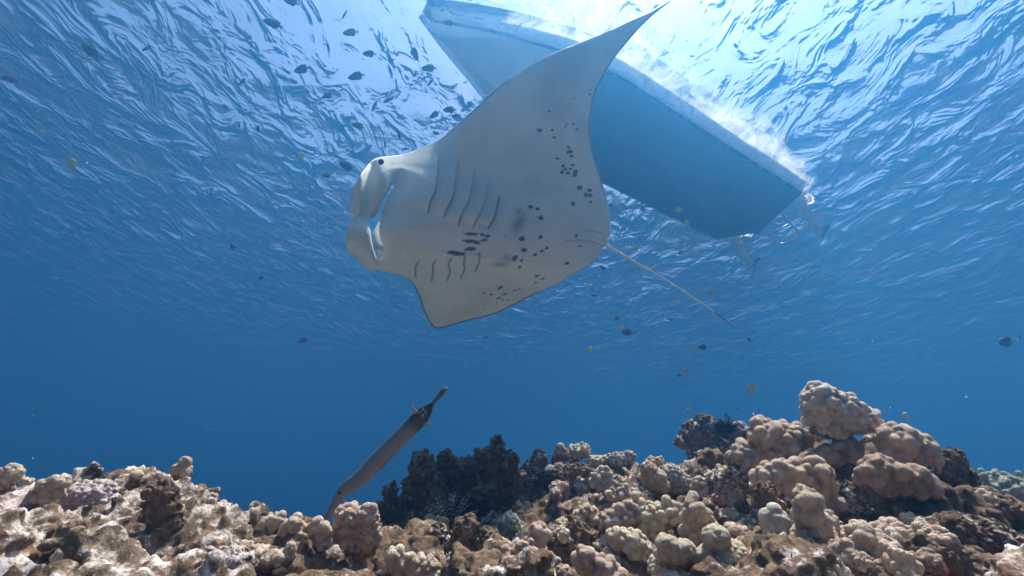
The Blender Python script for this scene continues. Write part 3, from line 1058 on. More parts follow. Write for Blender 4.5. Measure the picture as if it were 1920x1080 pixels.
def refine(V, Q, times):
    for _ in range(times):
        e = np.sort(np.vstack([Q[:, [0, 1]], Q[:, [1, 2]], Q[:, [2, 3]], Q[:, [3, 0]]]), axis=1)
        key = e[:, 0].astype(np.int64) * len(V) + e[:, 1]
        u, inv = np.unique(key, return_inverse=True)
        inv = inv.ravel()
        ua, ub = u // len(V), u % len(V)
        m = len(V) + inv.reshape(4, -1)
        c = len(V) + len(u) + np.arange(len(Q))
        V = np.vstack([V, 0.5 * (V[ua] + V[ub]), V[Q].mean(1)])
        a, b, d, g = Q.T
        Q = np.vstack([np.stack([a, m[0], c, m[3]], -1), np.stack([m[0], b, m[1], c], -1), np.stack([c, m[1], d, m[2]], -1), np.stack([m[3], c, m[2], g], -1)])
    return V, Q


def vert_normals(V, Q):
    n = np.cross(V[Q[:, 2]] - V[Q[:, 0]], V[Q[:, 3]] - V[Q[:, 1]])
    N = np.zeros_like(V)
    for k in range(4):
        for ax in range(3):
            N[:, ax] += np.bincount(Q[:, k], n[:, ax], len(V))
    return N / (np.linalg.norm(N, axis=1)[:, None] + 1e-12)


build_reef()


def coral_material(name, live, tip, dead, bump=0.5):
    m = NT(name)
    co = m.n('TexCoord').outputs['Object']
    n1 = m.noise(9.0, 5, 0.6, co)
    n2 = m.noise(45.0, 5, 0.65, co)
    n3 = m.noise(230.0, 3, 0.6, co)
    vo = m.n('TexVoronoi', {'Vector': co, 'Scale': 420.0}).outputs[0]
    pk = m.n('Attribute', attribute_name='knob').outputs['Fac']
    base = m.n('Attribute', attribute_name='base').outputs['Fac']
    c = m.mix(m.ramp(n1, [(0.35, 0), (0.68, 1)]), live, [x * 0.78 for x in live])
    c = m.mix(m.math('MULTIPLY', pk, 0.75), c, tip)
    c = m.mix(m.ramp(n2, [(0.55, 0), (0.75, 0.35)]), c, [x * 0.62 for x in live])
    c = m.mix(m.math('MULTIPLY', m.ramp(n3, [(0.4, 0), (0.7, 1)]), 0.22), c, tip)
    n4 = m.noise(110.0, 4, 0.65, co)
    c = m.mix(m.ramp(n4, [(0.50, 0), (0.72, 0.5)]), c, [x * 0.66 for x in live])
    base = m.math('ADD', base, m.math('MULTIPLY', m.math('SUBTRACT', n1, 0.5), 0.7))
    bf = m.math('ADD', base, m.math('MULTIPLY', m.math('SUBTRACT', n2, 0.5), 1.5))
    bf = m.ramp(bf, [(0.46, 0), (0.6, 1)])
    dd = m.mix(m.ramp(m.noise(30.0, 6, 0.7, co), [(0.38, 0), (0.62, 1)]), dead, [min(1, x * 2.6) for x in dead])
    c = m.mix(bf, c, dd)
    h = m.math('ADD', m.math('MULTIPLY', vo, 0.35), m.math('ADD', m.math('ADD', m.math('MULTIPLY', n3, 0.5), m.math('MULTIPLY', n4, 0.8)), m.math('MULTIPLY', n2, 0.9)))
    nb = m.bump(h, bump * 1.5, 0.008)
    return m.surf(m.n('BsdfPrincipled', {'Base Color': c, 'Roughness': 0.85, 'Normal': nb, 'Specular IOR Level': 0.2}).outputs[0])


DEAD = (0.11, 0.06, 0.042)
CM = {'tan': coral_material('coral_tan', (0.46, 0.325, 0.215), (0.68, 0.53, 0.39), DEAD),
      'brown': coral_material('coral_brown', (0.38, 0.245, 0.155), (0.57, 0.41, 0.285), (0.08, 0.04, 0.03)),
      'grey': coral_material('coral_grey', (0.50, 0.415, 0.32), (0.72, 0.63, 0.52), DEAD),
      'cream': coral_material('coral_cream', (0.53, 0.42, 0.275), (0.72, 0.61, 0.44), (0.13, 0.08, 0.05)),
      'pink': coral_material('coral_pink', (0.46, 0.305, 0.215), (0.66, 0.50, 0.38), (0.16, 0.075, 0.07)),
      'slate': coral_material('coral_slate', (0.33, 0.29, 0.25), (0.52, 0.47, 0.42), (0.10, 0.075, 0.065)),
      'sage': coral_material('coral_sage', (0.27, 0.28, 0.20), (0.44, 0.45, 0.34), (0.10, 0.10, 0.08)),
      'turf': coral_material('dead_coral', (0.14, 0.11, 0.082), (0.26, 0.205, 0.155), (0.035, 0.026, 0.022), 0.9)}


def coral(label, blobs, d, knob, mat, seed, name='lobe_coral', cat='coral', finger=0.0, kn_h=0.84, rough=0.0, base=0.25, group=None, res=6.0, dens=1.0, white=0.0):
    """a colony: body ellipsoids given where they show in the photo at distance d, covered in rounded knobs"""
    rg = np.random.default_rng(seed)
    mp = d / FPX
    kr = knob * mp * 0.70
    B = []
    for b in blobs:
        px, py, rx, ry = b[:4]
        dd = b[4] if len(b) > 4 else 0.0
        c = at(px, py, d) + F_ * (dd + 0.35 * rx * mp)
        B.append((c, np.array((rx, 0.5 * (rx + ry) * 0.95, ry)) * mp * 1.08))
    cen = B[0][0].copy()
    AX = np.stack([R_, F_, U_])
    B = [(AX @ (c - cen), r) for c, r in B]
    # knob sites on the union of the ellipsoids, spread by dart throwing
    sites = []
    tries = 0
    area = sum(r[0] * r[2] for _, r in B) * 4
    want = int(min(330, max(4, dens * 0.95 * area / (kr * kr))))
    while len(sites) < want and tries < want * 30:
        tries += 1
        c, r = B[rg.integers(len(B))] if len(B) > 1 else B[0]
        v = rg.normal(size=3)
        v /= np.linalg.norm(v)
        if v[1] > 0.55 or (v[2] < -0.75): continue
        p = c + v * r
        inside = False
        for c2, r2 in B:
            if c2 is c: continue
            if (((p - c2) / r2) ** 2).sum() < 0.80: inside = True; break
        if inside: continue
        kk = kr * rg.uniform(0.55, 1.35)
        if any(((p - q[0]) ** 2).sum() < (0.66 * (kk + q[2])) ** 2 for q in sites): continue
        nrm = v / r
        nrm /= np.linalg.norm(nrm)
        if finger:
            nrm = nrm * 0.6 + np.array((0, -0.15, 0.75))
            nrm /= np.linalg.norm(nrm)
        sites.append((p - nrm * kk * (1 - kn_h), nrm, kk))
    lo = np.min([c - r for c, r in B], axis=0) - kr * (1.6 + finger * 1.4)
    hi = np.max([c + r for c, r in B], axis=0) + kr * (1.6 + finger * 1.4)
    cell = max(kr / res, (hi - lo).max() / 110.0)
    n = np.ceil((hi - lo) / cell).astype(int) + 2
    ax = [lo[i] + np.arange(n[i]) * cell for i in range(3)]
    X, Y, Z = np.meshgrid(*ax, indexing='ij')
    ks = kr * 0.10
    S = np.zeros(X.shape)
    for c, r in B:
        q = np.sqrt(((X - c[0]) / r[0]) ** 2 + ((Y - c[1]) / r[1]) ** 2 + ((Z - c[2]) / r[2]) ** 2) + 1e-6
        g = np.sqrt(((X - c[0]) / r[0] ** 2) ** 2 + ((Y - c[1]) / r[1] ** 2) ** 2 + ((Z - c[2]) / r[2] ** 2) ** 2) + 1e-6
        S += np.exp(-np.clip(q * (q - 1) / g / ks, -30, 30))
    near = np.zeros(X.shape, np.float32)
    for p, nrm, kk in sites:
        tg = np.cross(nrm, rg.normal(size=3))
        e = p + nrm * kk * finger * rg.uniform(0.6, 1.5) + tg * kk * rg.uniform(0, 0.9) * (rg.random() < 0.45)
        reach = kk * 2.2
        l0 = np.minimum(p, e) - reach
        h0 = np.maximum(p, e) + reach
        s = [slice(max(0, int((l0[i] - lo[i]) / cell)), min(n[i], int((h0[i] - lo[i]) / cell) + 2)) for i in range(3)]
        s = tuple(s)
        x, y, z = X[s] - p[0], Y[s] - p[1], Z[s] - p[2]
        ab = e - p
        L2 = ab @ ab
        if L2 > 1e-12:
            t = np.clip((x * ab[0] + y * ab[1] + z * ab[2]) / L2, 0, 1)
            x, y, z = x - t * ab[0], y - t * ab[1], z - t * ab[2]
        dist = np.sqrt(x * x + y * y + z * z) - kk
        S[s] += np.exp(-np.clip(dist / ks, -30, 30))
        near[s] = np.maximum(near[s], np.clip(1 - np.abs(dist) / (0.6 * kk), 0, 1))
    vol = -ks * np.log(np.maximum(S, 1e-13))
    Pw = np.stack([X, Y, Z], -1).reshape(-1, 3)
    vol += (kr * (0.14 + rough) * fbm(Pw / kr, 0.55, 2, seed)).reshape(vol.shape)
    if rough > 0.25:
        vol += (kr * 0.16 * fbm(Pw / kr, 1.7, 2, seed + 9)).reshape(vol.shape)
        vol += (kr * rough * 0.9 * (worley(Pw / kr * 0.7, seed + 3) - 0.5)).reshape(vol.shape)
    for i in range(3):
        sl = [slice(None)] * 3
        for k in (0, -1):
            sl[i] = k
            vol[tuple(sl)] = np.maximum(vol[tuple(sl)], cell * 0.5)
    gv, q = surface_nets(vol.astype(np.float32))
    gv, q, _ = largest_piece(gv, q)
    V = lo + gv * cell
    gi = np.clip(np.round(gv).astype(int), 0, n - 1)
    # knob tops are the parts farthest out of the body
    body = np.full(len(V), 9.0)
    for c, r in B:
        body = np.minimum(body, (np.sqrt((((V - c) / r) ** 2).sum(1)) - 1) * r.min())
    kn = np.clip(body / (kr * (0.8 + finger)), 0, 1)
    hgt = (V[:, 2] - V[:, 2].min()) / max(1e-6, np.ptp(V[:, 2]))
    bs = 0.5 + (base + 0.10 - hgt) * 1.3
    W = V @ AX
    me = make_mesh(name, W, q)
    for an, val in (('knob', kn), ('base', bs), ('white', np.full(len(V), white))):
        a = me.attributes.new(an, 'FLOAT', 'POINT')
        a.data.foreach_set('value', val.astype(np.float32))
    o = link(name, me, None, CM[mat] if isinstance(mat, str) else mat)
    o.location = cen
    tag(o, label, cat, group)
    return o

ROCK_BROWN = rock_material('loose_rock_brown', -0.03)
ROCK_PALE = rock_material('loose_rock_pale', 0.05)
ROCK_GREY = rock_material('loose_rock_grey', 0.015)

# ---- right mound
coral('pale grey tan coral head with small knobs, tallest point of the right mound', [(1545, 762, 27, 34), (1582, 775, 36, 32), (1626, 790, 24, 20), (1560, 795, 30, 28), (1595, 800, 30, 15)], 1.45, 13.5, 'grey', 1, base=0.0, kn_h=0.9)
coral('tan coral with thumb sized round knobs, just left of the tallest coral head', [(1442, 818, 26, 22), (1482, 832, 36, 26), (1405, 862, 26, 22), (1440, 856, 34, 26), (1500, 862, 20, 20)], 1.52, 13, 'tan', 2, base=0.0, finger=0.4)
coral('brown coral lump tucked in the shade under the tallest coral head', [(1592, 846, 24, 17), (1558, 862, 22, 18), (1580, 872, 20, 24), (1535, 868, 20, 16)], 1.42, 14, 'brown', 3, base=0.1)
coral('rounded tan coral head at the right end of the mound crest', [(1692, 826, 30, 22), (1725, 848, 32, 26), (1690, 848, 28, 24), (1735, 868, 24, 18)], 1.36, 16, 'tan', 4, base=0.0)
coral('broad brown coral ledge with fat knobs overhanging a dark hollow', [(1642, 895, 26, 20), (1690, 908, 44, 18), (1735, 922, 22, 12), (1655, 880, 24, 18), (1710, 895, 28, 16)], 1.22, 18, 'brown', 5, base=0.0)
coral('pinkish tan coral of upright rounded lobes, behind the tall central column', [(1472, 893, 18, 22), (1502, 905, 22, 30), (1538, 905, 20, 34), (1562, 945, 18, 26), (1525, 935, 24, 30), (1440, 900, 14, 20)], 1.27, 15, 'tan', 6, base=0.0, finger=0.4)
coral('tall tan coral column with a rounded head, centre front of the right mound', [(1517, 952, 18, 30), (1530, 995, 24, 36), (1512, 1040, 26, 36), (1545, 1010, 16, 30)], 1.10, 17, 'tan', 207, base=0.0)
coral('grey tan coral lobes leaning against the left of the tall column', [(1455, 985, 18, 26), (1432, 1048, 26, 17), (1470, 1015, 18, 25)], 1.12, 16, 'grey', 8, base=0.05)
coral('olive algae covered stub with a pale rim, left of the tall column', [(1452, 945, 16, 24, 0.03), (1465, 965, 14, 18, 0.02)], 1.14, 9, rock_material('olive_stub', -0.02), 9, name='rock_stub', cat='rock', rough=0.35)
coral('tan coral with one high nipple shaped top at the bottom edge of the right mound', [(1622, 1012, 15, 15), (1645, 1045, 34, 30), (1592, 1042, 14, 20), (1690, 1068, 34, 18), (1610, 1075, 30, 14)], 1.0, 18, 'tan', 10, base=0.0)
coral('small pale coral knobs at the very bottom edge, below the tall column', [(1572, 1072, 14, 14), (1548, 1080, 16, 10)], 0.95, 13, 'grey', 11, base=0.0)
coral('single beige coral knob alone on the right slope', [(1850, 932, 12, 7), (1862, 938, 10, 6)], 1.27, 9, 'cream', 12, base=0.0)
coral('sage green finger coral mound far off at the right edge', [(1885, 925, 48, 16), (1925, 935, 40, 20), (1850, 935, 30, 10)], 2.6, 7, 'sage', 13, name='finger_coral', finger=2.2, base=0.1)
coral('dark brown crusted rock on the right shoulder of the mound', [(1795, 872, 17, 22), (1775, 890, 24, 30), (1810, 905, 16, 24)], 1.4, 10, ROCK_BROWN, 14, name='rock', cat='rock', rough=0.5)
coral('long brown rock ridge running off the right edge', [(1850, 950, 34, 12, .02), (1900, 965, 40, 16, .02), (1945, 985, 40, 20)], 1.25, 12, ROCK_BROWN, 15, name='rock', cat='rock', rough=0.5)
coral('whitish grey boulder low on the right slope', [(1850, 1010, 50, 22), (1900, 1045, 50, 30), (1800, 1000, 35, 22)], 1.05, 12, ROCK_GREY, 16, name='rock', cat='rock', rough=0.45)
coral('smooth brown boulder at the lower right corner', [(1770, 1050, 45, 24), (1830, 1075, 60, 24)], 0.95, 14, ROCK_BROWN, 17, name='rock', cat='rock', rough=0.4)
coral('pale speckled rock slab inside the dark hollow below the ledge', [(1655, 975, 20, 30, .1), (1675, 1000, 22, 16, .1)], 1.15, 9, ROCK_PALE, 18, name='rock', cat='rock', rough=0.4)
coral('slate grey finger coral seen in the gap behind the tallest coral head', [(1528, 820, 12, 14), (1518, 835, 12, 12)], 1.9, 6, 'slate', 19, name='finger_coral', finger=1.0)
coral('small purple crusted lump left of the nipple topped coral', [(1560, 1030, 10, 12, .03), (1600, 965, 12, 9, .05), (1575, 1045, 10, 10, .02)], 1.08, 6, coral_material('coral_purple', (0.20, 0.08, 0.10), (0.38, 0.20, 0.24), (0.10, 0.03, 0.04)), 20, rough=0.2)

# ---- middle foreground
coral('cream coral plate with low bumps, largest of the bottom centre right', [(1345, 1012, 22, 20), (1365, 1048, 40, 26), (1330, 1052, 22, 22), (1385, 1070, 30, 14)], 1.06, 11, 'cream', 30, base=0.0, kn_h=0.42)
coral('cream coral cushion just left of the large bumpy plate', [(1265, 1044, 30, 14), (1252, 1022, 18, 14), (1285, 1034, 20, 14)], 1.07, 11, 'cream', 31, base=0.0, kn_h=0.42)
coral('tan coral with a leaning pointed lobe above the cream plates', [(1302, 966, 14, 20), (1318, 990, 18, 22), (1300, 1010, 14, 22)], 1.18, 13, 'tan', 32, base=0.0, finger=0.5)
coral('cream finger coral left of the leaning pointed lobe', [(1232, 972, 20, 18), (1258, 965, 14, 16), (1225, 1000, 20, 16), (1275, 985, 10, 16)], 1.3, 11, 'cream', 33, base=0.0, finger=0.7)
coral('large clump of upright tan coral fingers in the middle of the reef', [(1160, 978, 18, 22), (1190, 962, 16, 18), (1200, 980, 18, 22), (1140, 985, 12, 20)], 1.36, 11, 'tan', 34, base=0.0, finger=0.8)
coral('greenish cream coral cushion below the large finger clump', [(1180, 1018, 30, 14), (1200, 1032, 20, 16), (1160, 1010, 16, 12)], 1.2, 12, 'cream', 35, base=0.05)
coral('pinkish coral lobes at the bottom edge below the greenish cushion', [(1095, 1052, 12, 20), (1128, 1068, 26, 16), (1148, 1080, 20, 10)], 1.03, 15, 'pink', 36, base=0.0)
coral('small single pink knob at the bottom edge', [(1057, 1074, 11, 9)], 1.0, 9, 'pink', 37, base=0.0)
coral('pale single knob on top of a brown rock block', [(1058, 1007, 9, 9)], 1.2, 8, 'cream', 38, base=0.0)
coral('brown fuzzy rock block under the pale single knob', [(1060, 1040, 28, 26, .02), (1085, 1020, 20, 22, .04)], 1.2, 10, ROCK_BROWN, 39, name='rock', cat='rock', rough=0.5)
coral('tan topped coral block with a dark brown underside', [(1100, 962, 16, 10), (1112, 975, 12, 14), (1088, 972, 12, 12)], 1.4, 9, 'tan', 40, base=0.15)
coral('round pink coral knob standing beside the shaded hollow', [(1010, 1000, 13, 14), (1000, 1020, 14, 12)], 1.22, 13, 'pink', 41, base=0.1)
coral('cluster of smooth pink tan knobs at the bottom centre', [(958, 1050, 14, 18), (988, 1036, 11, 16), (933, 1066, 13, 13), (982, 1066, 13, 15), (1005, 1074, 12, 11)], 1.06, 13, 'pink', 42, base=0.0, finger=0.4)
coral('white tipped coral finger at the bottom edge, left of the pink cluster', [(846, 1058, 7, 16), (855, 1078, 22, 9)], 1.05, 9, 'cream', 43, base=0.0)
coral('pale cream coral with ridged top at the bottom edge, left one of a pair', [(740, 1046, 15, 13), (752, 1066, 20, 15)], 1.06, 11, 'cream', 44, base=0.0)
coral('tan coral with blunt fingers at the bottom edge, right one of a pair', [(770, 1052, 9, 9), (792, 1066, 26, 14), (808, 1075, 14, 12)], 1.03, 12, 'tan', 45, base=0.0)
coral('grey green knobby coral in the shade right of the dark hollow', [(955, 985, 17, 16), (948, 1002, 20, 10), (965, 1000, 14, 12)], 1.65, 7, 'sage', 46, base=0.05)
coral('pale green tilted coral slab in the shade of the dark outcrop', [(806, 980, 12, 12)], 1.65, 5, 'sage', 47, kn_h=0.3, base=0.0)
coral('lumpy whitish rock in front of the shaded hollow', [(820, 1005, 13, 16), (816, 1030, 15, 14), (838, 1020, 12, 12)], 1.4, 8, ROCK_PALE, 48, name='rock', cat='rock', rough=0.4)
coral('brown and tan rock lump in front of the black hollow', [(875, 992, 20, 16), (868, 1010, 20, 18), (912, 1020, 22, 22), (885, 1030, 24, 16)], 1.36, 9, ROCK_BROWN, 49, name='rock', cat='rock', rough=0.5)

# ---- middle crest
coral('two pale coral fingers on the middle crest, highest of that ridge', [(1082, 850, 12, 11), (1097, 845, 6, 10), (1075, 858, 10, 9)], 2.25, 5, 'cream', 60, finger=0.8, base=0.2)
coral('small dark footed coral tip at the left of the middle crest', [(1051, 846, 7, 9), (1048, 864, 10, 14)], 2.25, 5, 'pink', 61, finger=0.5, base=0.5)
coral('flat cream coral patch on the middle crest, right of the pale fingers', [(1118, 866, 16, 8), (1142, 862, 10, 7)], 2.2, 5, 'cream', 62, base=0.1)
coral('slate grey coral of tiny round knobs at the right of the middle crest', [(1165, 866, 18, 12), (1180, 858, 9, 9), (1172, 884, 18, 14)], 2.15, 5, 'slate', 63, base=0.1, finger=0.5)
coral('tall pale finger coral standing below the middle crest', [(1135, 898, 8, 18), (1118, 904, 8, 14), (1142, 915, 10, 14)], 1.85, 7, 'grey', 64, base=0.1, finger=0.7)
coral('cone shaped tan coral with smooth ribs, right of the middle crest', [(1218, 884, 14, 14), (1228, 902, 22, 20), (1240, 915, 16, 12)], 1.85, 8, 'tan', 65, base=0.05, kn_h=0.4)
coral('grey coral with very small knobs, right of the cone shaped coral', [(1262, 892, 16, 14), (1278, 904, 14, 14), (1268, 915, 20, 14)], 1.9, 5, 'slate', 66, base=0.1, finger=0.4)
coral('tan round coral lump below the far rock pinnacle', [(1312, 912, 11, 13), (1306, 930, 9, 10)], 1.6, 8, 'tan', 67, base=0.1)
coral('pale thumb shaped coral pair left of the tan knobby coral', [(1354, 895, 9, 15), (1338, 900, 8, 12)], 1.6, 8, 'cream', 68, base=0.3, finger=0.5)
coral('lavender white crusted rock between the crest and the right mound', [(1386, 898, 16, 18), (1382, 938, 18, 11), (1365, 915, 14, 18, .03)], 1.5, 8, ROCK_PALE, 69, name='rock', cat='rock', rough=0.4)
coral('row of short grey coral fingers under the tall pale finger coral', [(1150, 932, 7, 12), (1168, 926, 7, 12), (1190, 936, 8, 13)], 1.6, 7, 'grey', 70, base=0.2, finger=0.7)
coral('whitish crusted rock right of the dark outcrop', [(1000, 886, 20, 18), (1012, 862, 12, 13), (1028, 884, 14, 11), (990, 905, 20, 12)], 2.25, 6, ROCK_PALE, 71, name='rock', cat='rock', rough=0.5)
coral('blue grey smooth coral boulder on the middle crest', [(1036, 884, 14, 9), (1048, 878, 10, 8)], 2.15, 6, 'slate', 72, base=0.0, kn_h=0.3)
coral('small tan coral tips behind the cone shaped coral', [(1236, 868, 7, 8), (1252, 880, 6, 7), (1222, 868, 8, 8)], 2.1, 4, 'tan', 73, base=0.2, finger=0.6)
coral('brown crumbling ledge under the middle crest', [(1085, 885, 24, 8), (1060, 892, 20, 8), (1080, 915, 24, 12, .08)], 2.1, 6, ROCK_BROWN, 74, name='rock', cat='rock', rough=0.5)
coral('hazy grey rock pinnacle far behind the middle crest', [(1318, 818, 34, 24), (1345, 845, 48, 34), (1285, 830, 16, 9), (1380, 812, 22, 16), (1325, 798, 20, 14), (1360, 880, 50, 30)], 3.1, 6, ROCK_GREY, 75, name='rock_pinnacle', cat='rock', rough=0.45, res=5)

# ---- dark outcrop
coral('black brown knobby coral rock, left stack with a small window through it', [(731, 928, 9, 16), (792, 880, 20, 26), (772, 915, 14, 16), (800, 915, 26, 26), (745, 955, 32, 10), (775, 975, 34, 26), (715, 958, 8, 8), (820, 945, 22, 26), (737, 985, 26, 18)], 1.9, 6.5, 'turf', 80, name='rock_outcrop', cat='rock', rough=0.55, finger=0.5, base=-0.2)
coral('black brown knobby lump between the two dark stacks', [(836, 868, 13, 18), (842, 885, 11, 8)], 1.95, 6, 'turf', 81, name='rock_outcrop', cat='rock', rough=0.5, finger=0.5, base=-0.2)
coral('black brown roofed coral rock with a sharp peak, right stack over the dark hollow', [(880, 876, 26, 14), (912, 862, 22, 18), (934, 840, 9, 20), (955, 872, 14, 20), (930, 885, 40, 12), (968, 893, 14, 8), (955, 925, 18, 26, .05), (865, 905, 26, 14), (850, 930, 20, 26, .06), (900, 950, 66, 40, .20), (870, 960, 40, 34, .12), (930, 965, 40, 30, .12), (830, 965, 30, 30, .10)], 1.95, 6, 'turf', 82, name='rock_outcrop', cat='rock', rough=0.55, finger=0.5, base=-0.2)

# ---- left reef
coral('knobby tan and mauve coral in front of the trumpetfish snout', [(652, 972, 24, 18), (686, 975, 16, 20), (655, 1000, 28, 22), (690, 1005, 16, 18), (675, 1030, 24, 16)], 1.25, 10, 'pink', 90, base=0.12, finger=0.2)
coral('smooth tan coral lobe left of the knobby mauve coral', [(592, 992, 14, 12), (605, 1000, 12, 16), (597, 1015, 17, 16)], 1.2, 12, 'tan', 91, base=0.1)
coral('tan coral with a leaning top lobe and dark brown foot', [(552, 985, 11, 13), (540, 996, 14, 12), (562, 1005, 14, 16), (545, 1018, 20, 14)], 1.22, 12, 'tan', 92, base=0.35)
coral('cream coral with clustered thumb knobs at the low dip of the left reef', [(474, 970, 10, 14), (492, 984, 20, 12), (518, 978, 14, 9), (498, 998, 18, 10)], 1.3, 10, 'cream', 93, base=0.1, finger=0.3)
coral('single upright egg shaped tan coral below the leaning lobe', [(543, 1030, 9, 12), (544, 1042, 8, 10)], 1.08, 9, 'tan', 94, base=0.05, kn_h=0.3)
coral('low brownish coral lump left of the egg shaped coral', [(512, 1052, 20, 11), (500, 1060, 14, 12)], 1.06, 9, 'tan', 95, base=0.4)
coral('lone tan coral boulder on a narrow foot, standing on the left crest', [(345, 868, 10, 9), (333, 883, 13, 12), (345, 884, 10, 14), (328, 900, 12, 8)], 1.42, 8, 'tan', 96, base=0.2, kn_h=0.35)
coral('tan coral knobs at the far left edge of the reef', [(12, 884, 14, 7), (2, 905, 14, 22), (30, 892, 8, 8)], 1.2, 9, 'tan', 97, base=0.1)
coral('tiny round white coral knob near the left edge', [(44, 904, 8, 6)], 1.2, 6, 'cream', 98, base=0.1)
coral('streaked tan coral shingles on the left slope', [(88, 912, 18, 8), (75, 930, 22, 10), (108, 906, 14, 7), (60, 945, 16, 9), (100, 930, 14, 8)], 1.22, 10, 'tan', 99, base=0.0, finger=0.2)
coral('cone tipped tan coral at the bottom edge of the left reef', [(206, 1070, 22, 12), (221, 1058, 9, 11)], 0.86, 10, 'tan', 100, base=0.0, kn_h=0.35)
coral('smooth oblong grey coral above a black hole, lower left', [(128, 1038, 26, 9), (108, 1048, 16, 8)], 0.92, 9, 'grey', 101, base=0.0, kn_h=0.3)
coral('fuzzy grey brown rock block below the lone coral boulder', [(298, 925, 22, 14), (308, 948, 18, 18), (285, 950, 14, 16), (305, 985, 26, 16)], 1.1, 9, ROCK_BROWN, 102, name='rock', cat='rock', rough=0.45)
coral('small tan knob below the lone coral boulder', [(338, 942, 7, 6)], 1.2, 6, 'pink', 103, base=0.1)
coral('cream square topped coral patch on the left crest', [(232, 900, 12, 8), (252, 892, 10, 7)], 1.42, 7, 'cream', 104, base=0.1, kn_h=0.3)
coral('bright white crusted rock on the left slope', [(160, 930, 40, 18), (120, 940, 24, 14), (195, 945, 22, 12)], 1.28, 8, rock_material('white_crust', 0.12), 105, name='rock', cat='rock', rough=0.3)
coral('white crusted rock beside the foot of the lone coral boulder', [(345, 925, 20, 9), (372, 940, 24, 11), (330, 915, 10, 8)], 1.4, 7, rock_material('white_crust_bright', 0.13), 106, name='rock', cat='rock', rough=0.4)
coral('white patched rock shelf at the bottom of the left reef', [(420, 1055, 40, 14), (450, 1068, 26, 12), (380, 1050, 20, 12)], 1.05, 8, rock_material('white_shelf', 0.09), 107, name='rock', cat='rock', rough=0.4)

# ---- small colonies that fill the rock between the large ones
def reef_hit(px, py):
    x, y = (px - 960) / FPX, (540 - py) / FPX
    v = x * R_ + y * U_ + F_
    t = np.linspace(0.5, 3.2, 500)
    p = t[:, None] * v
    below = p[:, 2] < reef_height(p[:, 0], p[:, 1])
    k = int(np.argmax(below))
    return (p[k], t[k]) if below.any() else (None, None)


MARKS = [(1580, 775, 'tallest coral head'), (1450, 840, 'tan knobby coral on the mound'), (1570, 862, 'shaded brown coral lump'), (1710, 845, 'round coral head at the right end'),
         (1690, 908, 'broad brown coral ledge'), (1510, 905, 'pinkish tan lobed coral'), (1522, 1000, 'tall coral column'), (1450, 1015, 'grey tan leaning lobes'), (1640, 1040, 'nipple topped coral'),
         (1360, 1040, 'cream bumpy coral plate'), (1265, 1040, 'cream coral cushion'), (1308, 985, 'leaning pointed lobe'), (1240, 980, 'cream finger coral'), (1175, 975, 'large tan finger clump'),
         (1185, 1020, 'greenish cream cushion'), (1115, 1060, 'pinkish bottom edge lobes'), (1058, 1030, 'brown rock block'), (1100, 966, 'tan topped coral block'), (970, 1055, 'cluster of smooth pink knobs'),
         (846, 1065, 'white tipped coral finger'), (765, 1060, 'cream and tan coral pair'), (955, 990, 'grey green knobby coral'), (880, 1010, 'brown and tan rock lump'), (1225, 895, 'cone shaped ribbed coral'),
         (1135, 900, 'tall pale finger coral'), (1345, 900, 'pale thumb shaped pair'), (1385, 915, 'lavender white rock'), (1005, 885, 'whitish rock by the outcrop'), (670, 1000, 'knobby coral at the fish snout'),
         (598, 1005, 'smooth tan lobe'), (515, 1050, 'egg shaped coral'), (1700, 990, 'dark hollow under the ledge'), (1860, 1020, 'whitish grey boulder')]


def scatter_corals():
    kinds = (('tan', 0.5, 'tan coral clump'), ('cream', 0.8, 'cream finger coral tuft'), ('grey', 0.2, 'grey tan coral nub'), ('pink', 0.4, 'brownish pink coral clump'))
    protos = []
    for k, (mat, fing, lab) in enumerate(kinds):
        o = coral('small ' + lab, [(960, 1000, 16, 12), (975, 1006, 12, 10), (947, 1008, 11, 9)], 1.2, 8.5, mat, 300 + k, finger=fing, base=0.25, group='small %ss between the larger corals' % lab)
        protos.append([o, False])
    rg = np.random.default_rng(12)
    used, spots = set(), []
    for _ in range(4000):
        if len(spots) >= 92: break
        px = rg.uniform(930, 1790) if rg.random() < 0.86 else rg.uniform(380, 930)
        py = rg.uniform(880, 1070)
        p, t = reef_hit(px, py)
        if p is None or t > 2.3: continue
        if any((p - q) @ (p - q) < 0.055 ** 2 for q in spots): continue
        k = int(rg.integers(4))
        s = rg.uniform(0.62, 1.4)
        mx, my, nm = min(MARKS, key=lambda a: (a[0] - px) ** 2 + (a[1] - py) ** 2)
        dx, dy = px - mx, py - my
        where = ('right of' if dx > 0 else 'left of') if abs(dx) > abs(dy) else ('below' if dy > 0 else 'above')
        lab = '%s %s just %s the %s' % ('tiny' if s < 0.8 else 'small' if s < 1.12 else 'larger', kinds[k][2], where, nm)
        if lab in used: continue
        used.add(lab)
        spots.append(p)
        pr = protos[k]
        o = pr[0] if not pr[1] else pr[0].copy()
        if pr[1]: COL.objects.link(o)
        pr[1] = True
        o['label'] = lab
        o.scale = (s, s, s * rg.uniform(0.9, 1.3))
        o.rotation_euler = (rg.normal(0, 0.25), rg.normal(0, 0.25), rg.uniform(0, 6.28))
        o.location = p + np.array((0, 0, 0.004))


scatter_corals()


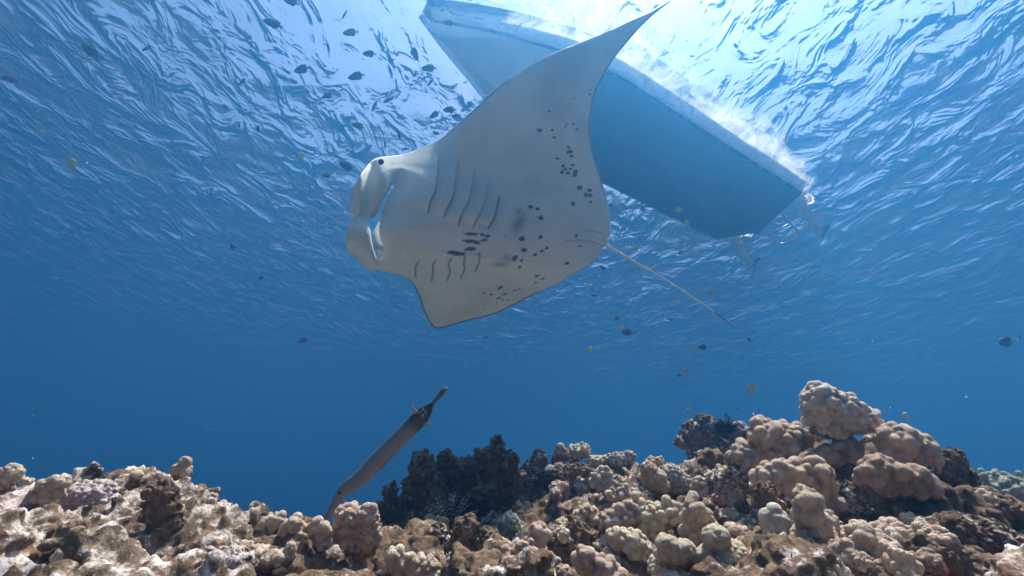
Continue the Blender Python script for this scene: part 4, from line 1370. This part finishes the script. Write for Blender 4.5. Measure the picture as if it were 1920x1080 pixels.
# ---- sea urchins in the shade
def urchin(label, px, py, d, r, spine, n, mat, seed):
    rg = np.random.default_rng(seed)
    c = at(px, py, d)
    root = empty('sea_urchin', c)
    tag(root, label, 'sea urchin')
    th = np.linspace(0, math.pi, 9)
    body = np.array([(r * math.sin(a) * math.cos(b), r * math.sin(a) * math.sin(b), 0.75 * r * math.cos(a)) for a in th for b in np.linspace(0, 6.2832, 14, endpoint=False)])
    link('test', make_mesh('test', body, grid_faces(9, 14, True)), root, mat[0])
    parts = []
    for k in range(n):
        v = rg.normal(size=3)
        v[2] = abs(v[2]) * 0.8
        v /= np.linalg.norm(v)
        L = spine * rg.uniform(0.7, 1.1)
        parts.append(tube([v * r * 0.8, v * (r + 0.5 * L), v * (r + L)], [r * 0.075, r * 0.05, r * 0.012], 5, frame_up=(0.3, 0.2, 0.9)))
    o = link('spines', make_mesh('spines', *join(parts)), root, mat[1])
    o['kind'] = 'stuff'


URB = plain('urchin_black', (0.012, 0.011, 0.014), 0.35)
URS = NT('urchin_spine')
_z = URS.n('TexCoord').outputs['Object']
_w = URS.n('VectorMath', {0: _z}, operation='LENGTH').outputs['Value']
URSM = URS.surf(URS.n('BsdfPrincipled', {'Base Color': URS.mix(URS.ramp(URS.math('SINE', URS.math('MULTIPLY', _w, 420.0)), [(0.3, 0), (0.6, 1)]), (0.04, 0.045, 0.04), (0.30, 0.34, 0.30)), 'Roughness': 0.5}).outputs[0])
urchin('green and dark banded sea urchin at the left of the shaded hollow', 842, 984, 1.60, 0.028, 0.085, 120, (URB, URSM), 1)
urchin('black sea urchin in a pit of the far hazy rock pinnacle', 1362, 812, 2.92, 0.045, 0.07, 140, (URB, URB), 2)
urchin('long spined dark sea urchin in the gap left of the whitish lumpy rock', 768, 1032, 1.50, 0.025, 0.09, 130, (URB, plain('urchin_grey', (0.05, 0.055, 0.05), 0.5)), 3)


# ================================================================ trumpetfish
def build_trumpetfish():
    pts = [(604, 983, 3.6), (612, 971, 5.0), (622, 957, 7.2), (632, 940, 9.5), (641, 925, 11.5), (657, 910, 14), (683, 891, 16), (711, 861, 17), (739, 833, 16), (767, 805, 16), (785, 786, 16.3), (796, 774, 14), (804, 765, 9.0),
           (809, 759, 4.6), (816, 751, 3.8), (823, 743, 4.0), (829, 736, 5.2), (834, 731, 4.6), (838, 727, 1.5)]
    q = spline(pts, 4.0)
    d = 1.50 + 0.0002 * (q[:, 0] - 700)
    path = at(q[:, 0], q[:, 1], d)
    rad = 0.95 * q[:, 2] * d / FPX
    n = 20
    m = len(path)
    T = np.gradient(path, axis=0)
    T /= np.linalg.norm(T, axis=1)[:, None]
    A = np.cross(np.broadcast_to(F_, T.shape), T)                 # in the picture plane, across the fish
    A /= np.linalg.norm(A, axis=1)[:, None]
    if A[m // 2] @ U_ < 0: A = -A
    B = np.cross(A, T)
    th = np.linspace(0, 2 * np.pi, n, endpoint=False)
    V = path[:, None] + rad[:, None, None] * (np.cos(th)[None, :, None] * A[:, None] + 0.62 * np.sin(th)[None, :, None] * B[:, None])
    V = V.reshape(-1, 3)
    # gill cover bulge and faint scale relief
    tt = np.repeat(q[:, 0], n)
    ty = np.repeat(q[:, 1], n)
    side = np.tile(np.cos(th), m)
    face = np.tile(np.sin(th), m)
    gl = np.exp(-(((tt - 664) / 7) ** 2)) * np.exp(-((side + 0.1) / 0.6) ** 2)
    V += (np.repeat(B, n, 0) * np.sign(face)[:, None]) * (0.0035 * gl)[:, None]
    F0 = grid_faces(m, n, True)
    V = np.vstack([V, path[0], path[-1]])
    k = np.arange(n)
    caps = np.vstack([np.stack([np.full(n, m * n), k, (k + 1) % n], -1), np.stack([np.full(n, m * n + 1), (m - 1) * n + (k + 1) % n, (m - 1) * n + k], -1)])
    tone = np.zeros(len(V))                                        # 0 body, 1 dark rear, 2 tail
    tone[:m * n] = np.interp(tt, [604, 640, 690, 765, 780, 803, 809, 812], [0.15, 0.10, 0.0, 0.1, 0.75, 1.0, 1.0, 2.0])
    dots = np.zeros(len(V))
    px_ = 960 + FPX * (V @ R_) / (V @ F_)
    py_ = 540 - FPX * (V @ U_) / (V @ F_)
    for (a, b) in ((788, 764), (794, 767), (787, 774), (793, 779), (799, 771), (781, 771)):
        dots = np.maximum(dots, sstep(2.3, 1.0, np.hypot(px_ - a, py_ - b)))
    dots = np.maximum(dots, 0.7 * sstep(1.6, 0.6, np.abs(px_ - py_ - 68) / 1.4) * (tone > 1.5))
    dark = np.maximum(sstep(3.6, 2.2, np.hypot(px_ - 828, py_ - 735)), 0)
    dark = np.maximum(dark, 0.85 * sstep(3.0, 1.5, np.hypot(px_ - 745, py_ - 838) ) )
    # fins: dorsal, anal, pectoral
    parts = []
    def fin(px, sx=0.0):
        p = at(np.array([a for a, b in px]), np.array([b for a, b in px]), np.full(len(px), 1.51))
        v = np.vstack([p - F_ * 0.0012, p + F_ * 0.0012])
        c = len(px)
        f = [np.array([[0, i, i + 1] for i in range(1, c - 1)] + [[c, c + i + 1, c + i] for i in range(1, c - 1)])]
        e = np.array([[i, (i + 1) % c, c + (i + 1) % c, c + i] for i in range(c)])
        return v, [e, f[0]]
    fins = [fin([(774, 785), (771, 768), (772, 759), (777, 765), (783, 773)]), fin([(789, 795), (797, 792), (808, 794), (806, 797), (796, 799)]), fin([(668, 905), (676, 899), (683, 903), (676, 908)])]
    V2, F2 = join([(V, [F0, caps])] + fins)
    pad = len(V2) - len(V)
    me = make_mesh('trumpetfish', V2, F2)
    for nm, val in (('tone', np.concatenate([tone, np.full(pad, 0.35)])), ('dots', np.concatenate([dots, np.full(pad, 0.45)])), ('blot', np.concatenate([dark, np.zeros(pad)])),
                    ('belly', np.concatenate([np.append(np.clip(-side * 0.6 + 0.4, 0, 1), [0.4, 0.4]), np.zeros(pad)]))):
        a = me.attributes.new(nm, 'FLOAT', 'POINT')
        a.data.foreach_set('value', np.asarray(val, np.float32))
    m_ = NT('trumpetfish_skin')
    co = m_.n('TexCoord').outputs['Object']
    at_ = lambda n_: m_.n('Attribute', attribute_name=n_).outputs['Fac']
    n1 = m_.noise(28.0, 5, 0.6, co)
    n2 = m_.noise(160.0, 3, 0.6, co)
    c = m_.mix(at_('belly'), (0.165, 0.175, 0.215), (0.38, 0.405, 0.455))
    c = m_.mix(m_.math('MULTIPLY', m_.ramp(n1, [(0.4, 0), (0.7, 1)]), 0.45), c, (0.15, 0.145, 0.17))
    c = m_.mix(m_.math('MULTIPLY', n2, 0.3), c, (0.08, 0.07, 0.08))
    tn = at_('tone')
    c = m_.mix(m_.ramp(tn, [(0.0, 0), (1.0, 1)]), c, (0.028, 0.028, 0.034))
    c = m_.mix(m_.ramp(m_.math('SUBTRACT', tn, 1.0), [(0.1, 0), (0.6, 1)]), c, (0.16, 0.12, 0.055))
    c = m_.mix(at_('dots'), c, (0.62, 0.60, 0.56))
    c = m_.mix(at_('blot'), c, (0.02, 0.02, 0.02))
    nb = m_.bump(n2, 0.25, 0.002)
    o = link('trumpetfish', me, None, m_.surf(m_.n('BsdfPrincipled', {'Base Color': c, 'Roughness': 0.38, 'Normal': nb}).outputs[0]))
    tag(o, 'long grey trumpetfish hanging head down beside the dark coral rock', 'fish')
    e = at(640.0, 922.5, 1.49)
    v, f = tube([e - F_ * 0.006, e - F_ * 0.011, e - F_ * 0.014], [0.0075, 0.0068, 0.002], 12, frame_up=U_)
    link('eye', make_mesh('eye', v, f), o, plain('fish_eye', (0.02, 0.018, 0.02), 0.15))


build_trumpetfish()


# ================================================================ small fish
def fish_mesh(name, deep, color, tailc, fork=0.55):
    xs = np.array([0.50, 0.47, 0.40, 0.28, 0.12, -0.05, -0.20, -0.30, -0.36, -0.40])
    hh = np.array([0.02, 0.22, 0.50, 0.82, 1.0, 0.92, 0.60, 0.32, 0.20, 0.19]) * deep * 0.5
    n = 12
    th = np.linspace(0, 2 * np.pi, n, endpoint=False)
    V = np.array([(x, 0.36 * h * math.sin(a) * (1.0 if x > -0.3 else 0.5), h * math.cos(a)) for x, h in zip(xs, hh) for a in th])
    Fq = grid_faces(len(xs), n, True)[:, ::-1]
    T = np.array([[0, k, k + 1] for k in range(1, n - 1)] + [[(len(xs) - 1) * n, (len(xs) - 1) * n + k + 1, (len(xs) - 1) * n + k] for k in range(1, n - 1)])
    parts = [(V, [Fq, T])]
    def fin(pts):
        p = np.array(pts, float)
        c = len(p)
        v = np.vstack([np.c_[p[:, 0], np.full(c, 0.006), p[:, 1]], np.c_[p[:, 0], np.full(c, -0.006), p[:, 1]]])
        f = np.array([[0, i, i + 1] for i in range(1, c - 1)] + [[c, c + i + 1, c + i] for i in range(1, c - 1)])
        e = np.array([[(i + 1) % c, i, c + i, c + (i + 1) % c] for i in range(c)])
        return v, [e, f]
    h = deep * 0.5
    parts.append(fin([(0.22, h * 0.80), (0.10, h * 1.20), (-0.12, h * 1.22), (-0.30, h * 0.95), (-0.31, h * 0.30), (-0.1, h * 0.75)]))
    parts.append(fin([(0.02, -h * 0.88), (-0.10, -h * 1.22), (-0.30, -h * 0.92), (-0.31, -h * 0.30), (-0.15, -h * 0.7)]))
    t = h * 0.75 if deep < 0.6 else h * 0.45
    parts.append(fin([(-0.37, 0.0), (-0.40, h * 0.2), (-0.52, t), (-0.50 + 0.05 * fork, 0.0), (-0.52, -t), (-0.40, -h * 0.2)]))
    parts.append(fin([(0.22, -0.02), (0.10, -h * 0.42), (0.06, -h * 0.2)]))
    V, F = join(parts)
    me = make_mesh(name, V, F)
    m = NT(name + '_skin')
    co = m.n('TexCoord').outputs['Object']
    x = m.n('SeparateXYZ', {'Vector': co})
    c = m.mix(m.ramp(m.math('ADD', x.outputs['X'], 0.5), [(0.08, 1), (0.14, 0)]), color, tailc)
    c = m.mix(m.math('MULTIPLY', m.noise(14.0, 3, 0.6, co), 0.4), c, [v * 0.55 for v in color])
    me.materials.append(m.surf(m.n('BsdfPrincipled', {'Base Color': c, 'Roughness': 0.5}).outputs[0]))
    return me


FM = {'dark': fish_mesh('dark_fish', 0.42, (0.085, 0.10, 0.13), (0.30, 0.33, 0.36)),
      'blue': fish_mesh('blue_fish', 0.36, (0.05, 0.075, 0.11), (0.06, 0.09, 0.12)),
      'pale': fish_mesh('pale_fish', 0.42, (0.24, 0.26, 0.28), (0.34, 0.36, 0.38)),
      'yellow': fish_mesh('yellow_fish', 0.80, (0.80, 0.64, 0.10), (0.75, 0.68, 0.36)),
      'tang': fish_mesh('oval_fish', 0.55, (0.045, 0.055, 0.075), (0.05, 0.06, 0.07)),
      'red': fish_mesh('reddish_fish', 0.40, (0.16, 0.07, 0.06), (0.14, 0.07, 0.06))}

# photo x, y, length in pixels, heading (degrees, 0 = right, 90 = up), kind, turn about its own axis, real length, label
FISH = [
    (169, 95, 42, 140, 'red', 10, .24, 'dark reddish fish alone near the top left corner, nose up'),
    (276, 90, 25, 205, 'dark', 25, .17, 'dark fish tilted tail up, right of the reddish fish at the top left'),
    (512, 44, 42, 158, 'dark', 15, .24, 'long grey fish nose up left, upper left edge of the school'),
    (566, 130, 37, 187, 'dark', 0, .22, 'plump black fish with pale tail base, leftmost of the two darkest in the school'),
    (668, 143, 35, 190, 'dark', 0, .21, 'black oval fish in the centre of the school, tail raised slightly'),
    (657, 61, 32, 184, 'pale', 0, .20, 'pale grey fish above the centre of the school'),
    (646, 27, 24, 245, 'blue', 55, .16, 'thin fish diving steeply near the top edge, above the pale grey one'),
    (692, 101, 28, 176, 'dark', 0, .18, 'grey oval fish just above right of the black oval fish in the centre'),
    (777, 100, 33, 298, 'dark', 35, .20, 'dark fish diving steeply towards the manta, right part of the school'),
    (804, 128, 31, 180, 'dark', 0, .19, 'dark level fish at the right of the school, nearest below the diving fish'),
    (807, 154, 20, 225, 'pale', 20, .14, 'small pale fish right under the dark level fish'),
    (778, 141, 13, 255, 'blue', 30, .10, 'tiny faint fish left of the small pale fish'),
    (614, 179, 24, 205, 'dark', 10, .16, 'grey fish nose down left, below the centre of the school'),
    (454, 153, 21, 230, 'dark', 25, .15, 'small dark fish alone at the left of the school, nose down'),
    (702, 199, 26, 250, 'blue', 50, .16, 'thin blue green fish diving, left of a pale streamlined fish'),
    (730, 186, 30, 214, 'pale', 35, .18, 'pale streamlined fish tilted tail up, mid school'),
    (815, 215, 25, 208, 'pale', 0, .17, 'pale grey plump fish near the manta wing, left one of three'),
    (843, 206, 27, 182, 'dark', 0, .18, 'darker fish near the manta wing, top one of three'),
    (854, 217, 17, 205, 'dark', 20, .13, 'small fish touching the manta wing edge, right one of three'),
    (672, 236, 27, 165, 'dark', 0, .17, 'dark fish with small tail, above left of the manta eye'),
    (722, 270, 22, 272, 'blue', 50, .14, 'small dark fish hanging vertically above the manta eye'),
    (748, 252, 25, 284, 'blue', 55, .15, 'slim fish hanging almost vertically, right of the vertical dark one'),
    (484, 242, 16, 290, 'tang', 25, .12, 'small black fish over a bright ripple, left of the manta'),
    (448, 233, 15, 280, 'dark', 35, .11, 'faint fish left of the small black one over the ripple'),
    (650, 312, 32, 152, 'dark', 0, .19, 'dark fish just left of the manta head, nose up left'),
    (613, 329, 22, 172, 'dark', 10, .15, 'faint grey fish lower left of the fish beside the manta head'),
    (565, 292, 17, 185, 'yellow', 10, .12, 'small yellow fish left of the manta head'),
    (133, 306, 23, 20, 'yellow', 10, .15, 'yellow fish alone in blue water at the far left'),
    (437, 462, 17, 120, 'tang', 20, .12, 'small dark fish in open blue water left of the manta lower fin'),
    (546, 3, 34, 160, 'dark', 10, .21, 'grey fish cut by the top edge of the frame'),
    (842, 43, 24, 178, 'pale', 5, .17, 'faint pale fish in front of the boat bow'),
    (818, 249, 16, 165, 'dark', 15, .12, 'small grey fish against the front edge of the manta wing'),
    (575, 274, 12, 270, 'blue', 40, .10, 'tiny fish above the small yellow fish'),
    (18, 148, 30, 165, 'red', 15, .20, 'faint reddish fish at the left edge of the frame'),
    (760, 279, 15, 190, 'pale', 20, .11, 'tiny pale fish touching the top of the manta head'),
    (424, 200, 15, 140, 'dark', 20, .12, 'faint dark fish below the small dark fish at the left of the school'),
    (490, 521, 13, 30, 'tang', 20, .10, 'faint small dark fish left of and below the manta lower fin'),
    (569, 638, 24, 200, 'dark', 15, .16, 'faint grey fish low in the water below the manta lower wing'),
    (407, 591, 15, 268, 'blue', 50, .11, 'tiny slim fish hanging vertically in the lower left water'),
    (600, 592, 14, 185, 'pale', 30, .11, 'tiny pale fish above the faint grey fish in the lower left water'),
    (911, 632, 14, 20, 'pale', 30, .11, 'tiny pale fish just below the manta trailing edge'),
    (1130, 502, 18, 150, 'dark', 15, .13, 'dark faint fish just under the manta tail base'),
    (1115, 553, 15, 170, 'dark', 15, .12, 'faint dark fish below the manta rear edge'),
    (1176, 623, 21, 178, 'tang', 0, .16, 'dark oval fish below the manta tail, overlapping a yellow fish'),
    (1166, 618, 13, 175, 'yellow', 10, .11, 'yellow fish partly behind the dark oval fish below the tail'),
    (1158, 596, 13, 200, 'tang', 10, .11, 'small dark fish above the dark oval and yellow pair'),
    (1106, 656, 14, 180, 'yellow', 10, .12, 'yellow fish low in the water left of the dark oval and yellow pair'),
    (1258, 598, 16, 175, 'dark', 15, .13, 'faint dark fish under the middle of the manta tail'),
    (1286, 695, 14, 185, 'yellow', 0, .12, 'pale yellow fish above the far rock pinnacle'),
    (1274, 703, 15, 190, 'blue', 15, .12, 'faint blue fish just below left of the pale yellow fish'),
    (1318, 651, 18, 176, 'tang', 5, .13, 'dark blue fish right of centre in the lower water'),
    (1303, 658, 12, 265, 'yellow', 45, .11, 'thin yellow fish left of the dark blue fish'),
    (1409, 729, 20, 170, 'yellow', 15, .14, 'pale yellow fish between the rock pinnacle and the tallest coral'),
    (1337, 551, 17, 150, 'yellow', 15, .13, 'dull yellow fish right of the middle of the manta tail'),
    (1698, 781, 20, 155, 'yellow', 15, .13, 'faint yellow fish right of the tallest coral head'),
    (1362, 778, 10, 300, 'tang', 15, .07, 'lowest of the three tiny dark fish over the rock pinnacle'),
    (1383, 766, 9, 300, 'tang', 15, .07, 'middle one of the three tiny dark fish over the rock pinnacle'),
    (1422, 768, 7, 290, 'tang', 20, .06, 'rightmost and smallest of the three tiny dark fish over the rock pinnacle'),
    (1291, 769, 10, 200, 'yellow', 20, .08, 'tiny yellow fish left over the rock pinnacle'),
    (1273, 393, 13, 180, 'yellow', 0, .11, 'upper one of two yellow fish in front of the boat hull'),
    (1288, 418, 14, 185, 'yellow', 0, .12, 'lower one of two yellow fish in front of the boat hull'),
    (1206, 393, 12, 175, 'tang', 10, .10, 'dull round fish at the hull edge right of the manta'),
    (1192, 466, 13, 185, 'yellow', 5, .11, 'pale yellow fish just above the manta tail'),
    (1277, 474, 11, 230, 'yellow', 15, .10, 'dull yellow fish between the manta tail and the boat motor'),
    (1345, 428, 16, 180, 'tang', 20, .13, 'blurred dark round fish in front of the boat stern'),
    (1405, 637, 17, 140, 'red', 25, .13, 'faint brownish fish right of the manta tail tip'),
    (1886, 641, 34, 176, 'tang', 0, .20, 'large dark oval fish at the right edge'),
    (1912, 632, 15, 100, 'tang', 30, .11, 'small dark fish just right of the large oval fish at the right edge'),
    (1143, 385, 14, 175, 'dark', 15, .11, 'small dark fish at the rear edge of the manta'),
]


def place_fish():
    rg = np.random.default_rng(99)
    groups = {'dark': 'dark fish schooling above the manta head', 'blue': 'slim bluish fish in the water', 'pale': 'pale fish in the school', 'yellow': 'yellow fish scattered in the water',
              'tang': 'dark oval fish in the water', 'red': 'reddish fish in the water'}
    for px, py, ln, ang, kind, turn, size, label in FISH:
        x, y = (px - 960) / FPX, (540 - py) / FPX
        up = (x * R_ + y * U_ + F_)[2]
        d = 1.4 * size * FPX / ln
        if up > 0.05: d = min(d, 0.86 * WATER_Z / up)
        L = ln * 0.95 * d / FPX
        a = R(ang)
        yaw = R(rg.uniform(-14, 14))
        X = math.cos(yaw) * (math.cos(a) * R_ + math.sin(a) * U_) + math.sin(yaw) * F_
        Z = U_ - (U_ @ X) * X
        if np.linalg.norm(Z) < 0.35: Z = R_ - (R_ @ X) * X
        Z /= np.linalg.norm(Z)
        Y = np.cross(Z, X)
        t = R(turn)
        Y, Z = math.cos(t) * Y + math.sin(t) * Z, math.cos(t) * Z - math.sin(t) * Y
        o = bpy.data.objects.new(FM[kind].name, FM[kind])
        COL.objects.link(o)
        p = at(px, py, d)
        o.matrix_world = Matrix(((X[0] * L, Y[0] * L, Z[0] * L, p[0]), (X[1] * L, Y[1] * L, Z[1] * L, p[1]), (X[2] * L, Y[2] * L, Z[2] * L, p[2]), (0, 0, 0, 1)))
        tag(o, label, 'fish', groups[kind])


place_fish()


def build_particles():
    """plankton and sand grains drifting in the water"""
    rg = np.random.default_rng(5)
    octa = np.array([(1, 0, 0), (-1, 0, 0), (0, 1, 0), (0, -1, 0), (0, 0, 1), (0, 0, -1)], float)
    of = np.array([(0, 2, 4), (2, 1, 4), (1, 3, 4), (3, 0, 4), (2, 0, 5), (1, 2, 5), (3, 1, 5), (0, 3, 5)])
    parts = []
    for k in range(420):
        d = 0.9 + 3.6 * rg.random() ** 0.8
        p = at(rg.uniform(-200, 2120), rg.uniform(-100, 900), d)
        r = 0.0010 * rg.lognormal(0, 0.5)
        parts.append((p + octa * r * rg.uniform(0.6, 1.5, 3), of))
    o = link('drifting_particles', make_mesh('drifting_particles', *join(parts)), None, plain('particle', (0.75, 0.72, 0.66), 0.8))
    tag(o, 'tiny pale specks drifting in the water', 'particles', kind='stuff')


build_particles()
